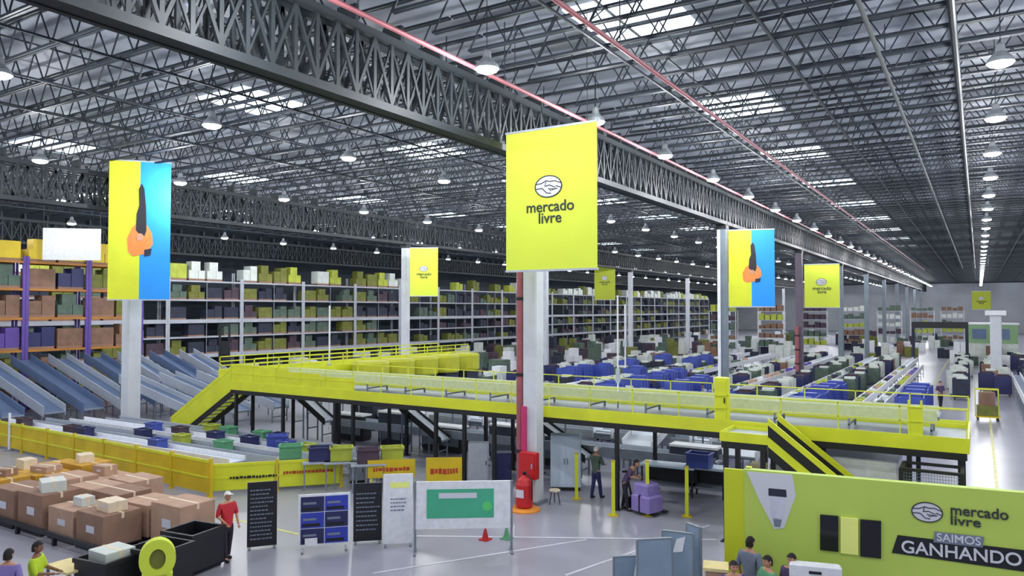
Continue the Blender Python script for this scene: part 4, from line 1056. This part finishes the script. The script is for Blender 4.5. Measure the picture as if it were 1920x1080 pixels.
    MB().box(c.x-.025, c.x+.025, c.y-.09*k, c.y-.08*k, c.z-.062, c.z-.052).build('mouth', M_pipe, h)
    # hair or cap
    hv = MB(); vs = []; fs = []
    for i in range(7):
        th = math.pi*.56*i/6
        for j in range(n1):
            ph = 2*math.pi*j/n1; q = 1.13; x = .078*q*math.sin(th)*math.cos(ph); y = .1*q*math.sin(th)*math.sin(ph); z = .118*1.1*math.cos(th)
            if y < -.03 and z < .06: z = .06
            if y > .02 and i == 6 and not cap: z -= .05
            vs.append((c.x+x*k, c.y+y*k, c.z+z*k))
    for i in range(6):
        for j in range(n1):
            j2 = (j+1) % n1; fs.append((i*n1+j, (i+1)*n1+j, (i+1)*n1+j2, i*n1+j2))
    hv._add(vs, fs)
    if cap: hv.prism([(c.x-.07, c.z+.065), (c.x+.07, c.z+.065), (c.x+.05, c.z+.08), (c.x-.05, c.z+.08)], c.y-.19, c.y-.08)
    hh = hv.build('cap' if cap else 'hair', cap or hair, r)
    for p_ in hh.data.polygons: p_.use_smooth = True
    # shirt, trousers, shoes
    sh = [[V(0,0,.8,(.16,.115)), V(0,0,.9,(.165,.12)), V(0,0,1.1,(.155,.115)), V(0,0,1.34,(.185,.125)), V(0,0,1.43,(.12,.09))]]
    for s in (-1, 1):
        a = AR[s]; mid = [a[1][q]*.85+a[2][q]*.15 for q in range(3)] if sleeves else None
        sh.append([('ref', 3), V(s*.19, 0, 1.4, .075), V(*a[1], .062), V(*mid, .056)])
    skin_obj('shirt', sh, shirt, r)
    tr = [[V(0,0,1.04,(.145,.105)), V(0,0,.86,(.15,.11))]]
    for s in (-1, 1):
        L_ = legs[s]; tr.append([('ref', 1), V(L_[0][0], 0, .78, .095), V(*L_[1], .07), V(L_[2][0], L_[2][1], .05, .058)])
    skin_obj('trousers', tr, trousers, r)
    for s in (-1, 1):
        L_ = legs[s][2]; skin_obj('shoe', [[(L_[0]*k, (L_[1]+.04)*k, .05, .05), (L_[0]*k, (L_[1]-.06)*k, .045, .05), (L_[0]*k, (L_[1]-.17)*k, .035, .038)]], M_shoe, r)
    return r
p = at(425, 1050); person((p.x, p.y, 0), dface(425)+.5, 'worker in red shirt and white cap standing by the first black board', M_shirt_r, cap=M_cap, arms='one', step=.14)
p = at(66, 1180); person((p.x, p.y, 0), dface(66)+1.2, 'dark-haired worker in a hi-vis green vest at the bottom left', M_shirt_g, skin=M_skinb, arms='front')
p = at(12, 1200); person((p.x, p.y, 0), dface(12)+2.6, 'worker in a lilac shirt at the far bottom left corner', M_shirt_p, arms='down')
p = at(1118, 934); person((p.x, p.y, 0), dface(1118)+2.4, 'worker in green and dark clothes with white cap right of the pale blue cabinet', M_sage, cap=M_cap, arms='front', trousers=M_navy)
p = at(1172, 956); person((p.x, p.y, 0), dface(1172)+1.3, 'stooping worker in plum clothes between the bollards', M_shirt_k, bend=.55, arms='front', H=1.7)
p = at(1407, 1168); person((p.x, p.y, 0), dface(1407)+2.6, 'dark-haired person in grey nearest the booth corner', M_gtxt, arms='down')
p = at(1376, 1215); person((p.x, p.y, 0), dface(1378)+.4, 'person in a blue shirt in front of the booth corner', M_shirt_b, arms='front', H=1.62)
p = at(1442, 1208); person((p.x, p.y, 0), dface(1442)-1.0, 'person in a green shirt in the middle of the group', M_shirt_m, arms='front', H=1.66)
p = at(1487, 1205); person((p.x, p.y, 0), dface(1485)-.6, 'person in a plum shirt left of the white kiosk', M_shirt_k, arms='one', H=1.68)
# walkers among the sorter lines
for i, (x, y, m, lab) in enumerate(((-10.4, 42, M_shirt_k, 'worker in plum by the third sorter belt'), (-14.7, 46, M_pale, 'worker in white by the fourth sorter belt'), (-16.3, 40, M_shirt_b, 'worker in blue by the fifth sorter belt'),
        (-8.7, 56, M_dark, 'worker in black between the sorter belts, further back'), (-2.2, 56, M_shirt_k, 'worker in plum walking in the right aisle'), (-23.2, 41, M_shirt_m, 'worker in green by the seventh sorter belt'))):
    person((x, y, 0), random.uniform(0, 6), lab, m, arms=random.choice(['down', 'front', 'one']))
